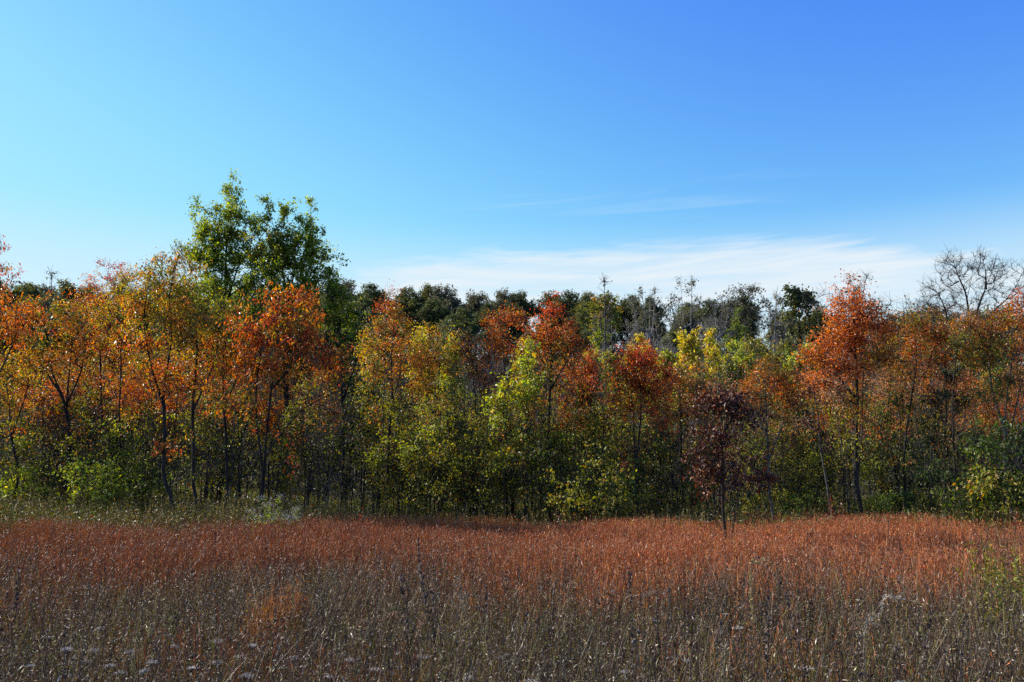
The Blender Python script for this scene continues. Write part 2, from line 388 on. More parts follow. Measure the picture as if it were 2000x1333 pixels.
MIXP = {'orange': ['gold', 'deeporange', 'olive'], 'deeporange': ['orange', 'orange', 'rust', 'gold'], 'gold': ['olive', 'orange', 'olive'], 'rust': ['olive', 'orange', 'olive'], 'red': ['deeporange', 'red'], 'maple': ['orange', 'maple'], 'olive': ['gold', 'lime', 'shade'],
        'green': ['olive', 'dkgreen'], 'lime': ['yellow', 'olive'], 'yellow': ['yellow', 'lime', 'gold'], 'dkgreen': ['green', 'shade']}
def tree(name, label, cat, base, D, trunks, lobes, seed, group=None, bark=None, leafmat=None, dys=None, sub=4, cmul=1.05, skirt=None, **kw):
    kw['rb'] = kw.get('rb', .07) * (.82 if D < 34 else .95)
    """base: px column of the foot; trunks: polylines of picture points above the foot"""
    rng = np.random.default_rng(seed)
    x0 = (base - 1000) / F * D * 1.0
    foot = np.array([x0 * 1.005, D, float(gz(x0, D)) - .05])
    tr = []
    for j, pl in enumerate(trunks):
        pts = []
        dy = 0 if j == 0 else (dys[j] if dys else rng.uniform(-.8, .8))
        for i, (px, py) in enumerate(pl):
            pts.append(at(px, py, D + dy * i / max(1, len(pl) - 1)))
        if j == 0 or pl[0][1] > 930: pts = [foot if j == 0 else np.array([pts[0][0], D + dy * .3, foot[2]])] + (pts if j == 0 else pts[1:])
        tr.append(np.array(pts))
    lobes = list(lobes); own = lobes[0][5]
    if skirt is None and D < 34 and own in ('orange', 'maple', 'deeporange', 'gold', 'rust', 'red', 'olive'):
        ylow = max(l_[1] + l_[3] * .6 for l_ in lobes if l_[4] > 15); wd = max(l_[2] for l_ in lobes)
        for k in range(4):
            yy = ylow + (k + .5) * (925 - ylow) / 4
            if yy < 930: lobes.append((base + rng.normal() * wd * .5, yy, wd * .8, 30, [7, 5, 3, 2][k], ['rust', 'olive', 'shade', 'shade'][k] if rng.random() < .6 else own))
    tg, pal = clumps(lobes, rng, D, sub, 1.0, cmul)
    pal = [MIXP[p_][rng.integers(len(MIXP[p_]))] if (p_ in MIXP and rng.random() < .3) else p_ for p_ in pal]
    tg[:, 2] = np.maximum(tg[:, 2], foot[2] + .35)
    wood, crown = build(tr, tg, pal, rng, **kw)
    root = empty(name, foot); tag(root, label, cat, group)
    wood.obj('trunk', bark or M_BARK, root, True, foot)
    if crown.n: crown.obj('crown', leafmat or M_LEAF, root, False, foot)
    return root
#@@TREES@@

# ------------------------------------------------------------------ trees along the edge of the field, one by one
CH = dict(leaf=.095, lw=.36, droop=.5, nl=20)          # narrow hanging leaves (wild cherry)
RD = dict(leaf=.062, lw=.6, droop=.25, nl=32, spread=.32)
tree('autumn_tree', 'orange wild cherry at the left end of the wood, top twigs pinkish', 'tree', -15, 26,
     [[(-20, 880), (-30, 700), (-10, 560), (0, 490)], [(-25, 780), (30, 660), (45, 600)]],
     [(-25, 620, 75, 60, 90, 'orange'), (-30, 720, 70, 60, 60, 'gold'), (5, 560, 38, 32, 22, 'orange'), (0, 505, 14, 26, 8, 'pinkred'), (50, 640, 34, 40, 22, 'orange')], 1, rb=.075, **CH)
tree('autumn_tree', 'small gold and orange tree, dark trunk leaning left, near the left end', 'tree', 38, 28,
     [[(35, 930), (22, 860), (15, 790), (5, 700)], [(22, 860), (55, 760), (60, 690)]],
     [(15, 740, 60, 55, 55, 'gold'), (60, 720, 45, 50, 30, 'orange'), (10, 830, 45, 30, 14, 'olive')], 2, rb=.06, **RD)
tree('autumn_tree', 'tree whose dark trunk forks into a wide V of limbs under orange leaves', 'tree', 132, 29,
     [[(133, 900), (128, 800), (100, 720), (88, 640), (80, 590)], [(128, 805), (135, 710), (140, 640), (150, 590)], [(129, 790), (160, 720), (165, 650)], [(120, 770), (80, 710), (50, 640)]],
     [(75, 630, 48, 42, 60, 'orange'), (140, 640, 50, 50, 62, 'gold'), (100, 720, 75, 40, 40, 'gold'), (50, 690, 38, 40, 28, 'orange'), (165, 700, 40, 45, 26, 'orange'), (120, 600, 30, 20, 10, 'rust')], 3, rb=.11, dys=[0, .8, -.9, .5], nl=26, leaf=.075, lw=.5)
tree('autumn_tree', 'deep red crown just left of the tall gold tree, small tuft at its tip', 'tree', 200, 33,
     [[(200, 880), (198, 760), (195, 650), (205, 580), (213, 515)]],
     [(190, 600, 40, 46, 85, 'deeporange'), (182, 660, 46, 40, 50, 'deeporange'), (214, 530, 18, 20, 20, 'pinkred'), (215, 640, 30, 60, 40, 'red'), (175, 740, 45, 40, 26, 'rust')], 4, rb=.07, **RD)
tree('autumn_tree', 'slim straight black trunk under a gold crown, behind low bright green leaves', 'tree', 234, 30,
     [[(234, 900), (233, 800), (236, 700), (228, 620), (235, 540)]],
     [(250, 600, 52, 50, 80, 'gold'), (245, 680, 55, 50, 56, 'gold'), (225, 760, 42, 30, 22, 'orange'), (262, 545, 36, 22, 26, 'gold')], 5, rb=.055, **RD)
tree('autumn_tree', 'tall gold tree with a crooked trunk that bends sharply at its foot', 'tree', 340, 24,
     [[(338, 990), (328, 955), (318, 920), (322, 850), (320, 760), (335, 660), (330, 580), (345, 505)], [(325, 950), (345, 910), (352, 860), (340, 780)], [(322, 800), (290, 700), (280, 620), (290, 545)]],
     [(345, 545, 42, 42, 56, 'gold'), (292, 580, 42, 40, 50, 'gold'), (330, 640, 68, 55, 95, 'gold'), (300, 720, 50, 55, 62, 'orange'), (345, 500, 18, 18, 9, 'olive'), (325, 890, 12, 26, 8, 'orange'), (300, 540, 30, 12, 10, 'gold')],
     6, rb=.085, dys=[0, .3, -.5], leaf=.085, lw=.42, droop=.45, nl=24)
tree('autumn_tree', 'olive and gold tree with a curved dark trunk, just right of the crooked one', 'tree', 388, 25,
     [[(386, 995), (378, 950), (378, 880), (376, 790), (385, 690), (380, 600), (372, 530)], [(378, 800), (420, 700), (430, 620)]],
     [(375, 570, 42, 42, 60, 'olive'), (395, 650, 50, 55, 75, 'gold'), (375, 730, 48, 45, 50, 'orange'), (345, 625, 40, 30, 30, 'gold'), (430, 620, 35, 36, 32, 'olive')], 7, rb=.08, **RD)
tree('autumn_tree', 'gold and orange tree on a straight dark trunk before the green cottonwoods', 'tree', 444, 26,
     [[(444, 960), (443, 860), (438, 770), (440, 690), (450, 620)], [(441, 790), (470, 720), (480, 660)]],
     [(440, 650, 45, 42, 52, 'gold'), (425, 720, 48, 45, 56, 'orange'), (470, 700, 34, 48, 36, 'orange'), (440, 600, 30, 25, 20, 'olive')], 8, rb=.07, **CH)
tree('autumn_tree', 'many-stemmed wild cherry with hanging red-orange leaves and long bare limbs reaching right', 'tree', 510, 22,
     [[(512, 930), (505, 850), (502, 760), (510, 680), (505, 610), (490, 575)], [(508, 960), (522, 850), (530, 760), (545, 680), (560, 600)], [(503, 850), (498, 800), (480, 740), (478, 660)],
      [(525, 850), (575, 770), (620, 700), (650, 640)], [(518, 890), (600, 840), (670, 810)], [(524, 880), (590, 800), (660, 765), (690, 760)], [(530, 760), (590, 690), (610, 620)]],
     [(515, 625, 48, 46, 66, 'deeporange'), (580, 625, 62, 46, 82, 'orange'), (620, 690, 52, 42, 50, 'deeporange'), (545, 695, 68, 42, 60, 'orange'), (490, 700, 32, 46, 32, 'orange'), (655, 690, 16, 34, 14, 'orange'), (665, 800, 10, 14, 3, 'deeporange'), (560, 575, 70, 14, 14, 'deeporange'), (500, 790, 30, 30, 8, 'gold')],
     9, rb=.075, dys=[0, .4, -.6, -1.1, -.9, .5, .9], leaf=.095, lw=.38, droop=.48, nl=18, twig_r=.006, cmul=1.0)
tree('green_tree', 'tall narrow green cottonwood, the highest top in the picture, against blue sky', 'tree', 437, 36,
     [[(438, 860), (436, 700), (440, 560), (445, 450), (455, 350)], [(438, 640), (405, 540), (392, 440), (385, 395)], [(440, 600), (470, 500), (480, 430)]],
     [(445, 430, 24, 44, 46, 'poplar'), (448, 382, 7, 34, 9, 'poplar'), (460, 352, 2, 18, 2, 'poplar'), (471, 392, 4, 30, 4, 'poplar'), (438, 366, 2, 16, 2, 'poplar'), (415, 470, 20, 46, 26, 'poplar'), (466, 440, 12, 46, 20, 'poplar'), (500, 530, 24, 46, 30, 'poplar'), (390, 440, 10, 44, 18, 'poplar'), (386, 405, 3, 16, 3, 'poplar'), (408, 500, 24, 40, 40, 'poplar'), (440, 500, 34, 48, 80, 'poplar'), (432, 570, 56, 34, 75, 'poplar'), (375, 495, 12, 22, 9, 'poplar'), (490, 450, 16, 46, 24, 'poplar'), (440, 650, 66, 56, 60, 'poplar')],
     10, leafmat=M_POPLAR, rb=.15, leaf=.08, lw=.8, nl=36, droop=.25, up=.9, spread=.3, pen=2.2, cmul=1.45)
tree('green_tree', 'broader green cottonwood with five spiky tops, just right of the highest one', 'tree', 560, 35,
     [[(560, 850), (556, 720), (560, 600), (545, 490), (520, 390)], [(558, 620), (575, 520), (570, 460), (553, 400)], [(558, 640), (600, 540), (612, 470), (607, 405)], [(558, 620), (520, 540), (505, 470)]],
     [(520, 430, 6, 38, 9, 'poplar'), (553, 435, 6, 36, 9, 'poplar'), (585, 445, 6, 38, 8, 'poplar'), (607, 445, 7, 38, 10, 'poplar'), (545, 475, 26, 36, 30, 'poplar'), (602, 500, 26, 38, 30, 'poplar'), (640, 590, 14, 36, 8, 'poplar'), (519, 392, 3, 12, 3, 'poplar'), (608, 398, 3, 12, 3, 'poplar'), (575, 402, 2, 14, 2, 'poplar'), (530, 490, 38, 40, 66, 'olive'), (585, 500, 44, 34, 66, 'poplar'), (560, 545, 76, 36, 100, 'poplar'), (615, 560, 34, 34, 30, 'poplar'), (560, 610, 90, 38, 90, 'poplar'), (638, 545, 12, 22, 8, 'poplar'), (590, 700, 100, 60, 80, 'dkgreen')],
     11, leafmat=M_POPLAR, rb=.16, leaf=.08, lw=.8, nl=36, droop=.25, up=.9, spread=.3, pen=2.2, cmul=1.45)
tree('green_tree', 'dark green leafy tree filling the gap right of the cottonwood pair', 'tree', 672, 35,
     [[(672, 900), (670, 780), (665, 660), (668, 580)], [(671, 780), (700, 690), (695, 630)]],
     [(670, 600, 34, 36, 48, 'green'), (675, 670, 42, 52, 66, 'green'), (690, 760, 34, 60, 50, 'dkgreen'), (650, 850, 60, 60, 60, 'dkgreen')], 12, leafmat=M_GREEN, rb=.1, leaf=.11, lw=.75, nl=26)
tree('autumn_tree', 'slender tree with a black forked trunk, red at the top and gold lower down', 'tree', 756, 29,
     [[(756, 960), (758, 880), (765, 790), (764, 700), (768, 640), (765, 590)], [(758, 890), (740, 820), (728, 750)], [(764, 790), (782, 730), (782, 680)]],
     [(768, 625, 26, 30, 26, 'rust'), (765, 590, 20, 14, 9, 'deeporange'), (740, 690, 36, 46, 42, 'gold'), (785, 690, 40, 42, 42, 'orange'), (760, 745, 52, 36, 32, 'rust'), (728, 650, 18, 26, 10, 'gold')], 13, rb=.085, **RD)
tree('autumn_tree', 'yellow tree on a slanting dark trunk between two orange ones', 'tree', 838, 30,
     [[(836, 900), (850, 820), (858, 760), (862, 700), (856, 650)], [(850, 820), (825, 740), (815, 680)]],
     [(818, 665, 16, 34, 28, 'yellow'), (845, 690, 44, 42, 66, 'gold'), (878, 700, 36, 42, 44, 'gold'), (840, 755, 52, 36, 48, 'gold'), (800, 700, 26, 36, 24, 'gold'), (850, 850, 40, 44, 30, 'olive')], 14, rb=.06, **RD)
tree('autumn_tree', 'low orange crown between the yellow tree and the lime sapling', 'tree', 925, 32,
     [[(925, 900), (928, 800), (922, 730), (915, 670)]],
     [(915, 700, 36, 34, 42, 'orange'), (935, 745, 42, 34, 46, 'deeporange'), (900, 665, 22, 18, 14, 'deeporange'), (930, 800, 45, 30, 24, 'rust'), (925, 870, 40, 40, 20, 'olive')], 15, rb=.055, **RD)
tree('autumn_tree', 'red-orange tree with a broad flat-topped crown, left of the tall red one', 'tree', 990, 32,
     [[(988, 900), (986, 800), (985, 730), (980, 660), (978, 610)], [(986, 760), (1005, 680), (1010, 620)]],
     [(970, 630, 32, 24, 36, 'deeporange'), (1008, 625, 24, 22, 24, 'deeporange'), (985, 672, 44, 24, 42, 'deeporange'), (990, 725, 46, 34, 42, 'orange'), (965, 700, 28, 24, 20, 'orange')], 16, rb=.065, **RD)
tree('autumn_tree', 'tallest red-orange tree of the middle, straight black trunk, crown like a spear', 'tree', 1073, 28,
     [[(1073, 930), (1072, 840), (1076, 740), (1078, 660), (1075, 590)], [(1073, 860), (1040, 790), (1022, 720)], [(1076, 760), (1115, 690), (1130, 650)], [(1076, 730), (1040, 670), (1035, 640)]],
     [(1076, 605, 16, 22, 20, 'red'), (1078, 645, 34, 26, 42, 'deeporange'), (1052, 665, 28, 28, 30, 'deeporange'), (1108, 660, 28, 24, 26, 'deeporange'), (1080, 700, 52, 28, 40, 'rust'), (1110, 725, 46, 34, 34, 'orange'), (1045, 730, 34, 36, 26, 'olive'), (1105, 790, 46, 34, 22, 'orange')], 17, rb=.085, **RD)
tree('autumn_tree', 'dull red crown hanging at the right shoulder of the tall middle tree', 'tree', 1142, 30,
     [[(1142, 900), (1140, 820), (1138, 760), (1135, 690)]],
     [(1135, 710, 28, 28, 30, 'red'), (1140, 750, 36, 34, 42, 'red'), (1120, 790, 30, 26, 20, 'deeporange'), (1150, 800, 24, 30, 16, 'rust')], 18, rb=.05, **RD)
tree('green_sapling', 'pale lime sapling forming a leafy column beside the tall middle trunk', 'sapling', 1028, 27,
     [[(1030, 930), (1028, 840), (1030, 760), (1032, 690), (1028, 650)]],
     [(1030, 690, 12, 28, 14, 'lime'), (1030, 740, 20, 34, 26, 'lime'), (1024, 785, 20, 22, 14, 'lime'), (1036, 860, 34, 60, 26, 'olive')], 19, rb=.03, leaf=.085, lw=.7, nl=26)
tree('green_sapling', 'lower lime sapling, bright leaves in two tufts, left of the leafy column', 'sapling', 985, 26.5,
     [[(985, 950), (984, 860), (984, 790), (986, 750)]],
     [(988, 760, 16, 24, 16, 'lime'), (980, 805, 22, 24, 20, 'lime'), (985, 880, 40, 55, 28, 'olive')], 20, rb=.03, leaf=.085, lw=.7, nl=26)
tree('autumn_tree', 'dense scarlet crown shaped like an egg, on two thin dark trunks', 'tree', 1243, 27,
     [[(1243, 960), (1246, 880), (1252, 800), (1248, 730), (1245, 670)], [(1241, 900), (1236, 820), (1230, 740)]],
     [(1245, 700, 26, 26, 50, 'red'), (1225, 735, 30, 28, 56, 'deeporange'), (1262, 740, 34, 32, 60, 'red'), (1240, 775, 42, 28, 60, 'deeporange'), (1250, 820, 36, 22, 14, 'rust'), (1208, 700, 10, 10, 3, 'red')], 21, rb=.06, **RD)
tree('autumn_tree', 'brownish orange small tree between the scarlet crown and the maroon oak', 'tree', 1330, 29,
     [[(1332, 930), (1330, 860), (1328, 790), (1330, 720)]],
     [(1332, 735, 34, 28, 44, 'rust'), (1318, 775, 36, 32, 40, 'rust'), (1350, 800, 26, 30, 20, 'brown'), (1325, 830, 30, 26, 12, 'olive')], 22, rb=.05, **RD)
tree('dark_oak', 'young maroon oak standing alone in the field ahead of the wood', 'oak', 1414, 17,
     [[(1414, 1000), (1413, 930), (1412, 850), (1408, 780), (1406, 735)], [(1414, 995), (1440, 965), (1462, 955)], [(1413, 985), (1450, 945), (1480, 940)], [(1415, 1003), (1428, 990), (1440, 978)], [(1412, 930), (1440, 900), (1470, 880)], [(1412, 900), (1385, 880), (1368, 850)], [(1412, 850), (1440, 800), (1460, 780)]],
     [(1402, 755, 26, 20, 22, 'brown'), (1385, 795, 34, 30, 36, 'maroon'), (1425, 790, 44, 32, 46, 'maroon'), (1465, 815, 28, 22, 18, 'maroon'), (1380, 850, 32, 28, 28, 'maroon'), (1420, 855, 42, 32, 34, 'maroon'), (1392, 905, 36, 28, 32, 'maroon'), (1442, 905, 46, 32, 42, 'maroon'), (1475, 930, 24, 24, 20, 'maroon'), (1372, 935, 20, 16, 9, 'brown'), (1388, 962, 18, 14, 8, 'maroon'), (1430, 950, 22, 16, 9, 'maroon')],
     23, rb=.05, dys=[0, -.5, .5, -.2, .4, -.4, -.3], leafmat=M_OAK, leaf=.06, lw=.6, droop=.2, nl=15, spread=.19, twig_r=.004, sub=3, cmul=1.0, leafsz=.3)
tree('autumn_tree', 'orange tree just right of the maroon oak, lower twigs bare and grey', 'tree', 1502, 26,
     [[(1502, 960), (1500, 890), (1497, 810), (1495, 740), (1490, 700)], [(1501, 900), (1530, 820), (1540, 760)], [(1500, 960), (1478, 920), (1465, 890)], [(1499, 850), (1470, 790), (1462, 750)]],
     [(1490, 725, 38, 26, 40, 'rust'), (1470, 755, 34, 26, 34, 'orange'), (1520, 760, 36, 26, 34, 'orange'), (1500, 790, 52, 22, 26, 'rust'), (1555, 780, 22, 26, 14, 'brown'), (1545, 810, 24, 16, 6, 'beige'), (1485, 680, 30, 18, 20, 'olive')], 24, rb=.06, bark=M_GREYBARK, dys=[0, .5, -.8, .6], **RD)
tree('autumn_tree', 'thin leaning grey trunk with a few brown leaves, between two orange trees', 'tree', 1614, 26,
     [[(1614, 950), (1602, 880), (1598, 820), (1590, 770)], [(1602, 880), (1625, 830), (1640, 800)]],
     [(1585, 780, 30, 26, 16, 'brown'), (1600, 820, 40, 30, 12, 'rust')], 25, rb=.045, bark=M_GREYBARK, bare=.3, **RD)
tree('autumn_tree', 'biggest bright orange maple, crown stepped like a pyramid, right part of the wood', 'tree', 1672, 27,
     [[(1673, 940), (1672, 860), (1675, 780), (1672, 690), (1668, 620), (1662, 565)], [(1674, 930), (1684, 860), (1686, 780), (1690, 690), (1695, 620)], [(1672, 900), (1652, 850), (1645, 800), (1640, 770)], [(1674, 780), (1630, 730), (1590, 710)], [(1673, 700), (1640, 640), (1630, 610)], [(1672, 790), (1620, 760), (1598, 750)]],
     [(1665, 585, 30, 18, 36, 'maple'), (1655, 620, 38, 22, 50, 'maple'), (1690, 615, 30, 26, 36, 'maple'), (1640, 665, 44, 22, 56, 'maple'), (1690, 665, 44, 26, 52, 'maple'), (1600, 700, 34, 22, 44, 'maple'), (1650, 715, 52, 26, 58, 'maple'), (1705, 705, 38, 26, 34, 'rust'), (1595, 740, 26, 16, 18, 'maple'), (1640, 762, 48, 16, 26, 'beige'), (1668, 790, 18, 24, 9, 'gold'), (1655, 555, 14, 8, 5, 'maple'), (1665, 840, 40, 40, 14, 'olive')],
     26, rb=.1, dys=[0, .6, -.8, -1.0, .8, .5], leaf=.08, lw=.55, droop=.25, nl=26, cmul=.95, spread=.4)
tree('autumn_tree', 'brownish orange tree whose crown touches the right side of the biggest orange maple', 'tree', 1722, 31,
     [[(1722, 930), (1728, 850), (1735, 770), (1738, 700), (1735, 640)], [(1722, 900), (1705, 850), (1700, 790)]],
     [(1735, 665, 34, 26, 40, 'rust'), (1725, 705, 36, 30, 42, 'rust'), (1760, 690, 28, 30, 34, 'rust'), (1750, 760, 34, 26, 20, 'beige'), (1740, 820, 36, 36, 16, 'olive'), (1718, 640, 22, 16, 12, 'brown')], 27, rb=.06, **RD)
tree('autumn_tree', 'rust-brown tree on a thin trunk, left of the black cedar', 'tree', 1768, 28,
     [[(1768, 950), (1768, 870), (1778, 800), (1790, 720), (1792, 640)]],
     [(1795, 650, 40, 30, 54, 'rust'), (1815, 680, 40, 28, 46, 'deeporange'), (1785, 700, 38, 34, 40, 'rust'), (1830, 640, 36, 20, 30, 'rust'), (1770, 790, 30, 34, 10, 'rust')], 28, rb=.055, **RD)
tree('autumn_tree', 'orange and olive tree at the right end of the wood with pale leaning trunks', 'tree', 1965, 26,
     [[(1966, 950), (1964, 870), (1968, 780), (1980, 700), (1995, 620)], [(1965, 850), (1940, 760), (1935, 680), (1940, 610)], [(1966, 880), (1985, 790), (2010, 700)]],
     [(1925, 640, 44, 28, 56, 'rust'), (1975, 635, 44, 32, 58, 'orange'), (1900, 675, 38, 28, 40, 'olive'), (1950, 690, 50, 32, 56, 'rust'), (2010, 670, 36, 50, 42, 'orange'), (1990, 590, 20, 24, 12, 'pinkred'), (1930, 740, 44, 34, 26, 'olive'), (1980, 760, 40, 40, 24, 'rust')], 29, rb=.08, bark=M_GREYBARK, dys=[0, .7, -.7], **RD)
tree('autumn_tree', 'rust-brown crown above the black cedar, left of the leaning pale trunks', 'tree', 1868, 29,
     [[(1868, 950), (1862, 860), (1860, 780), (1866, 700), (1870, 630)]],
     [(1872, 640, 36, 22, 40, 'rust'), (1855, 680, 38, 28, 40, 'rust'), (1890, 700, 36, 30, 36, 'olive'), (1865, 740, 34, 26, 16, 'brown')], 30, rb=.055, **RD)
tree('autumn_tree', 'faint red treetop rising alone above the yellow and orange trees, left of the middle', 'tree', 745, 38,
     [[(748, 880), (750, 760), (752, 660), (756, 590)]],
     [(755, 600, 20, 16, 10, 'red'), (765, 640, 30, 20, 16, 'deeporange'), (720, 640, 26, 22, 16, 'olive'), (740, 680, 30, 30, 24, 'gold')], 31, rb=.06, **RD)

# cedars
for i, (b, D, topy, wd, lab) in enumerate([(1848, 31, 690, 62, 'black-green cedar with feathery sides, right of the rust-brown tree'),
                                            (1560, 32, 790, 50, 'low dark cedar behind the grey twigs of the orange tree'),
                                            (170, 36, 760, 70, 'dark cedar in deep shade behind the wide V of limbs'),
                                            (1300, 36, 830, 70, 'dark cedar low in the shade right of the scarlet crown'),
                                            (2030, 30, 820, 60, 'dark cedar cut by the right end of the view')]):
    lobes = []
    n = 9
    for k in range(n):
        f = (k + .5) / n; y = topy + (960 - topy) * f; lobes.append((b + (8 if k % 2 else -8), y, 6 + wd * min(1, f * 1.5) * (.8 + .4 * ((k * 7) % 5) / 5), 16, int(8 + 26 * f), 'cedar'))
    tree('cedar', lab, 'cedar', b, D, [[(b, 900), (b, (topy + 900) / 2), (b, topy)]], lobes, 50 + i, leafmat=M_FAR, rb=.09, leaf=.13, lw=.28, nl=34, droop=.05, spread=.26, up=.1, pen=.5)

# far bare and thin trees standing above the middle of the wood
BARE = dict(leafmat=M_FAR, leaf=.14, lw=.7, nl=9, twigs=3, spread=.5, twig_r=.012, min_r=.014)
tree('bare_tree', 'big leafless tree spreading dark limbs against the sky above the right end of the wood', 'tree', 1893, 60,
     [[(1893, 800), (1895, 700), (1893, 640), (1888, 580), (1870, 535), (1860, 505)], [(1894, 650), (1915, 590), (1935, 540), (1948, 495)], [(1893, 680), (1860, 640), (1830, 605), (1795, 585)], [(1888, 590), (1898, 540), (1905, 500)],
      [(1894, 660), (1940, 610), (1975, 575), (2000, 530)], [(1850, 628), (1840, 590), (1822, 560)], [(1872, 550), (1850, 560), (1836, 540)], [(1925, 565), (1925, 530), (1918, 502)]],
     [(1855, 520, 24, 26, 30, 'brown'), (1900, 520, 26, 26, 34, 'brown'), (1945, 530, 24, 32, 34, 'brown'), (1830, 570, 34, 26, 30, 'brown'), (1985, 560, 30, 44, 36, 'brown'), (1875, 570, 30, 30, 26, 'brown'), (1925, 580, 30, 26, 26, 'brown'), (1810, 600, 22, 14, 12, 'brown')],
     60, bare=1., rb=.21, sub=1, cmul=1.5, dys=[0, 1.5, -1.8, 1, -1, .8, -1, .5], twigs=5, spread=.6, twig_r=.009, min_r=.014, nl=4)
tree('bare_tree', 'grey tangle of fine leafless twigs left of the big leafless tree', 'tree', 1822, 66,
     [[(1822, 800), (1824, 700), (1820, 640), (1826, 600)]], [(1826, 612, 46, 20, 90, 'brown'), (1800, 630, 40, 16, 40, 'brown')], 61, bare=1., rb=.16, bark=M_GREYBARK, twigs=5, spread=.6, twig_r=.013, min_r=.015, nl=5)
def tufted(b, D, tops, lab, seed, pal='fargrey', name='thin_tree', bark=None, lf=.5):
    lobes = []; tr = [[(b, 800), (b + 1, 700), tops[0]]]
    for k, (x, y) in enumerate(tops):
        lobes += [(x, y + 8, 8, 12, 9, pal), (x, y + 40, 13, 26, 9, pal)]
        if k: tr.append([(b + 1, 690 - 14 * k), ((b + x * 2) / 3, (y + 690) / 2), (x, y)])
    tree(name, lab, 'tree', b, D, tr, lobes, seed, rb=.11, bark=bark or M_PALEBARK, bare=1 - lf, **BARE)
tufted(1268, 62, [(1252, 566), (1270, 568), (1279, 578), (1236, 588)], 'pale thin tree with four tiny leaf tufts at its tips above the far ridge', 62)
tufted(1348, 62, [(1352, 552), (1330, 560), (1318, 575), (1362, 580), (1310, 590)], 'pale thin tree topped by a wide spray of brown tufts above the ridge', 63)
tufted(1510, 60, [(1516, 575), (1502, 600), (1525, 610)], 'whitish bare tree with hardly a leaf, left of the dark pine-like crown', 64, lf=.12)
tufted(1182, 60, [(1180, 542), (1188, 600), (1172, 610)], 'bare whip of a tree, one thin spike above the middle of the ridge', 65, lf=.06, bark=M_GREYBARK)
tufted(1400, 62, [(1396, 590), (1412, 585), (1424, 600)], 'pale trunk leaning right with sparse brown tufts, middle distance', 66, lf=.35)
tufted(690 + 30, 60, [(716, 606), (726, 620)], 'thin grey trunk behind the faint red treetop', 67, lf=.2, bark=M_GREYBARK)
tufted(98, 60, [(98, 534), (106, 560), (88, 566)], 'thin grey tree with a few leaves above the left part of the ridge', 68, lf=.3, bark=M_GREYBARK)
tufted(1725, 58, [(1722, 590), (1736, 606), (1712, 600), (1700, 585)], 'sparse dark twiggy tree beside the top of the biggest orange maple', 69, lf=.35, bark=M_BARK)
tufted(1660, 60, [(1690, 540), (1684, 560), (1670, 565)], 'bare grey twigs rising behind the tip of the biggest orange maple', 70, lf=.12, bark=M_GREYBARK)
tree('far_tree', 'brown-grey tree with fine see-through twigs, highest on the right of the ridge', 'tree', 1455, 88,
     [[(1455, 720), (1457, 640), (1455, 600), (1452, 570)], [(1456, 650), (1430, 600), (1420, 580)], [(1456, 640), (1480, 600), (1490, 585)]],
     [(1450, 585, 30, 20, 70, 'fargrey'), (1475, 592, 24, 20, 40, 'fargrey'), (1425, 600, 20, 18, 26, 'fargrey'), (1455, 625, 50, 22, 50, 'fargrey')], 71, bark=M_GREYBARK, leafmat=M_FAR, rb=.2, leaf=.2, lw=.7, nl=12, spread=.6, twigs=4, twig_r=.014, min_r=.018)
tree('far_tree', 'dark green pine-like crown with two round heads against the pale sky', 'tree', 1565, 74,
     [[(1565, 720), (1562, 650), (1560, 600), (1550, 568)], [(1562, 620), (1575, 590), (1577, 570)]],
     [(1545, 570, 12, 10, 22, 'fardark'), (1577, 572, 9, 9, 16, 'fardark'), (1558, 592, 28, 14, 50, 'fardark'), (1562, 625, 30, 26, 70, 'farolive'), (1565, 680, 34, 34, 60, 'farolive')], 72, leafmat=M_FAR, rb=.2, leaf=.22, lw=.7, nl=22, spread=.45)
tree('far_tree', 'light green tree standing tall among the bare trunks, middle of the ridge', 'tree', 1180, 66,
     [[(1180, 800), (1181, 680), (1178, 620), (1176, 580)]],
     [(1176, 595, 20, 20, 44, 'olive'), (1184, 625, 24, 26, 60, 'olive'), (1170, 660, 14, 30, 34, 'lime'), (1200, 600, 14, 20, 22, 'olive')], 73, leafmat=M_FAR, rb=.14, leaf=.16, lw=.7, nl=22, spread=.35)
tree('far_tree', 'small bright green cedar halfway up the slope', 'tree', 1437, 66,
     [[(1437, 760), (1438, 680), (1438, 618)]],
     [(1438, 625, 8, 12, 14, 'green'), (1437, 645, 16, 14, 30, 'green'), (1437, 668, 20, 14, 34, 'green')], 74, leafmat=M_FAR, rb=.1, leaf=.13, lw=.5, nl=26, spread=.3)
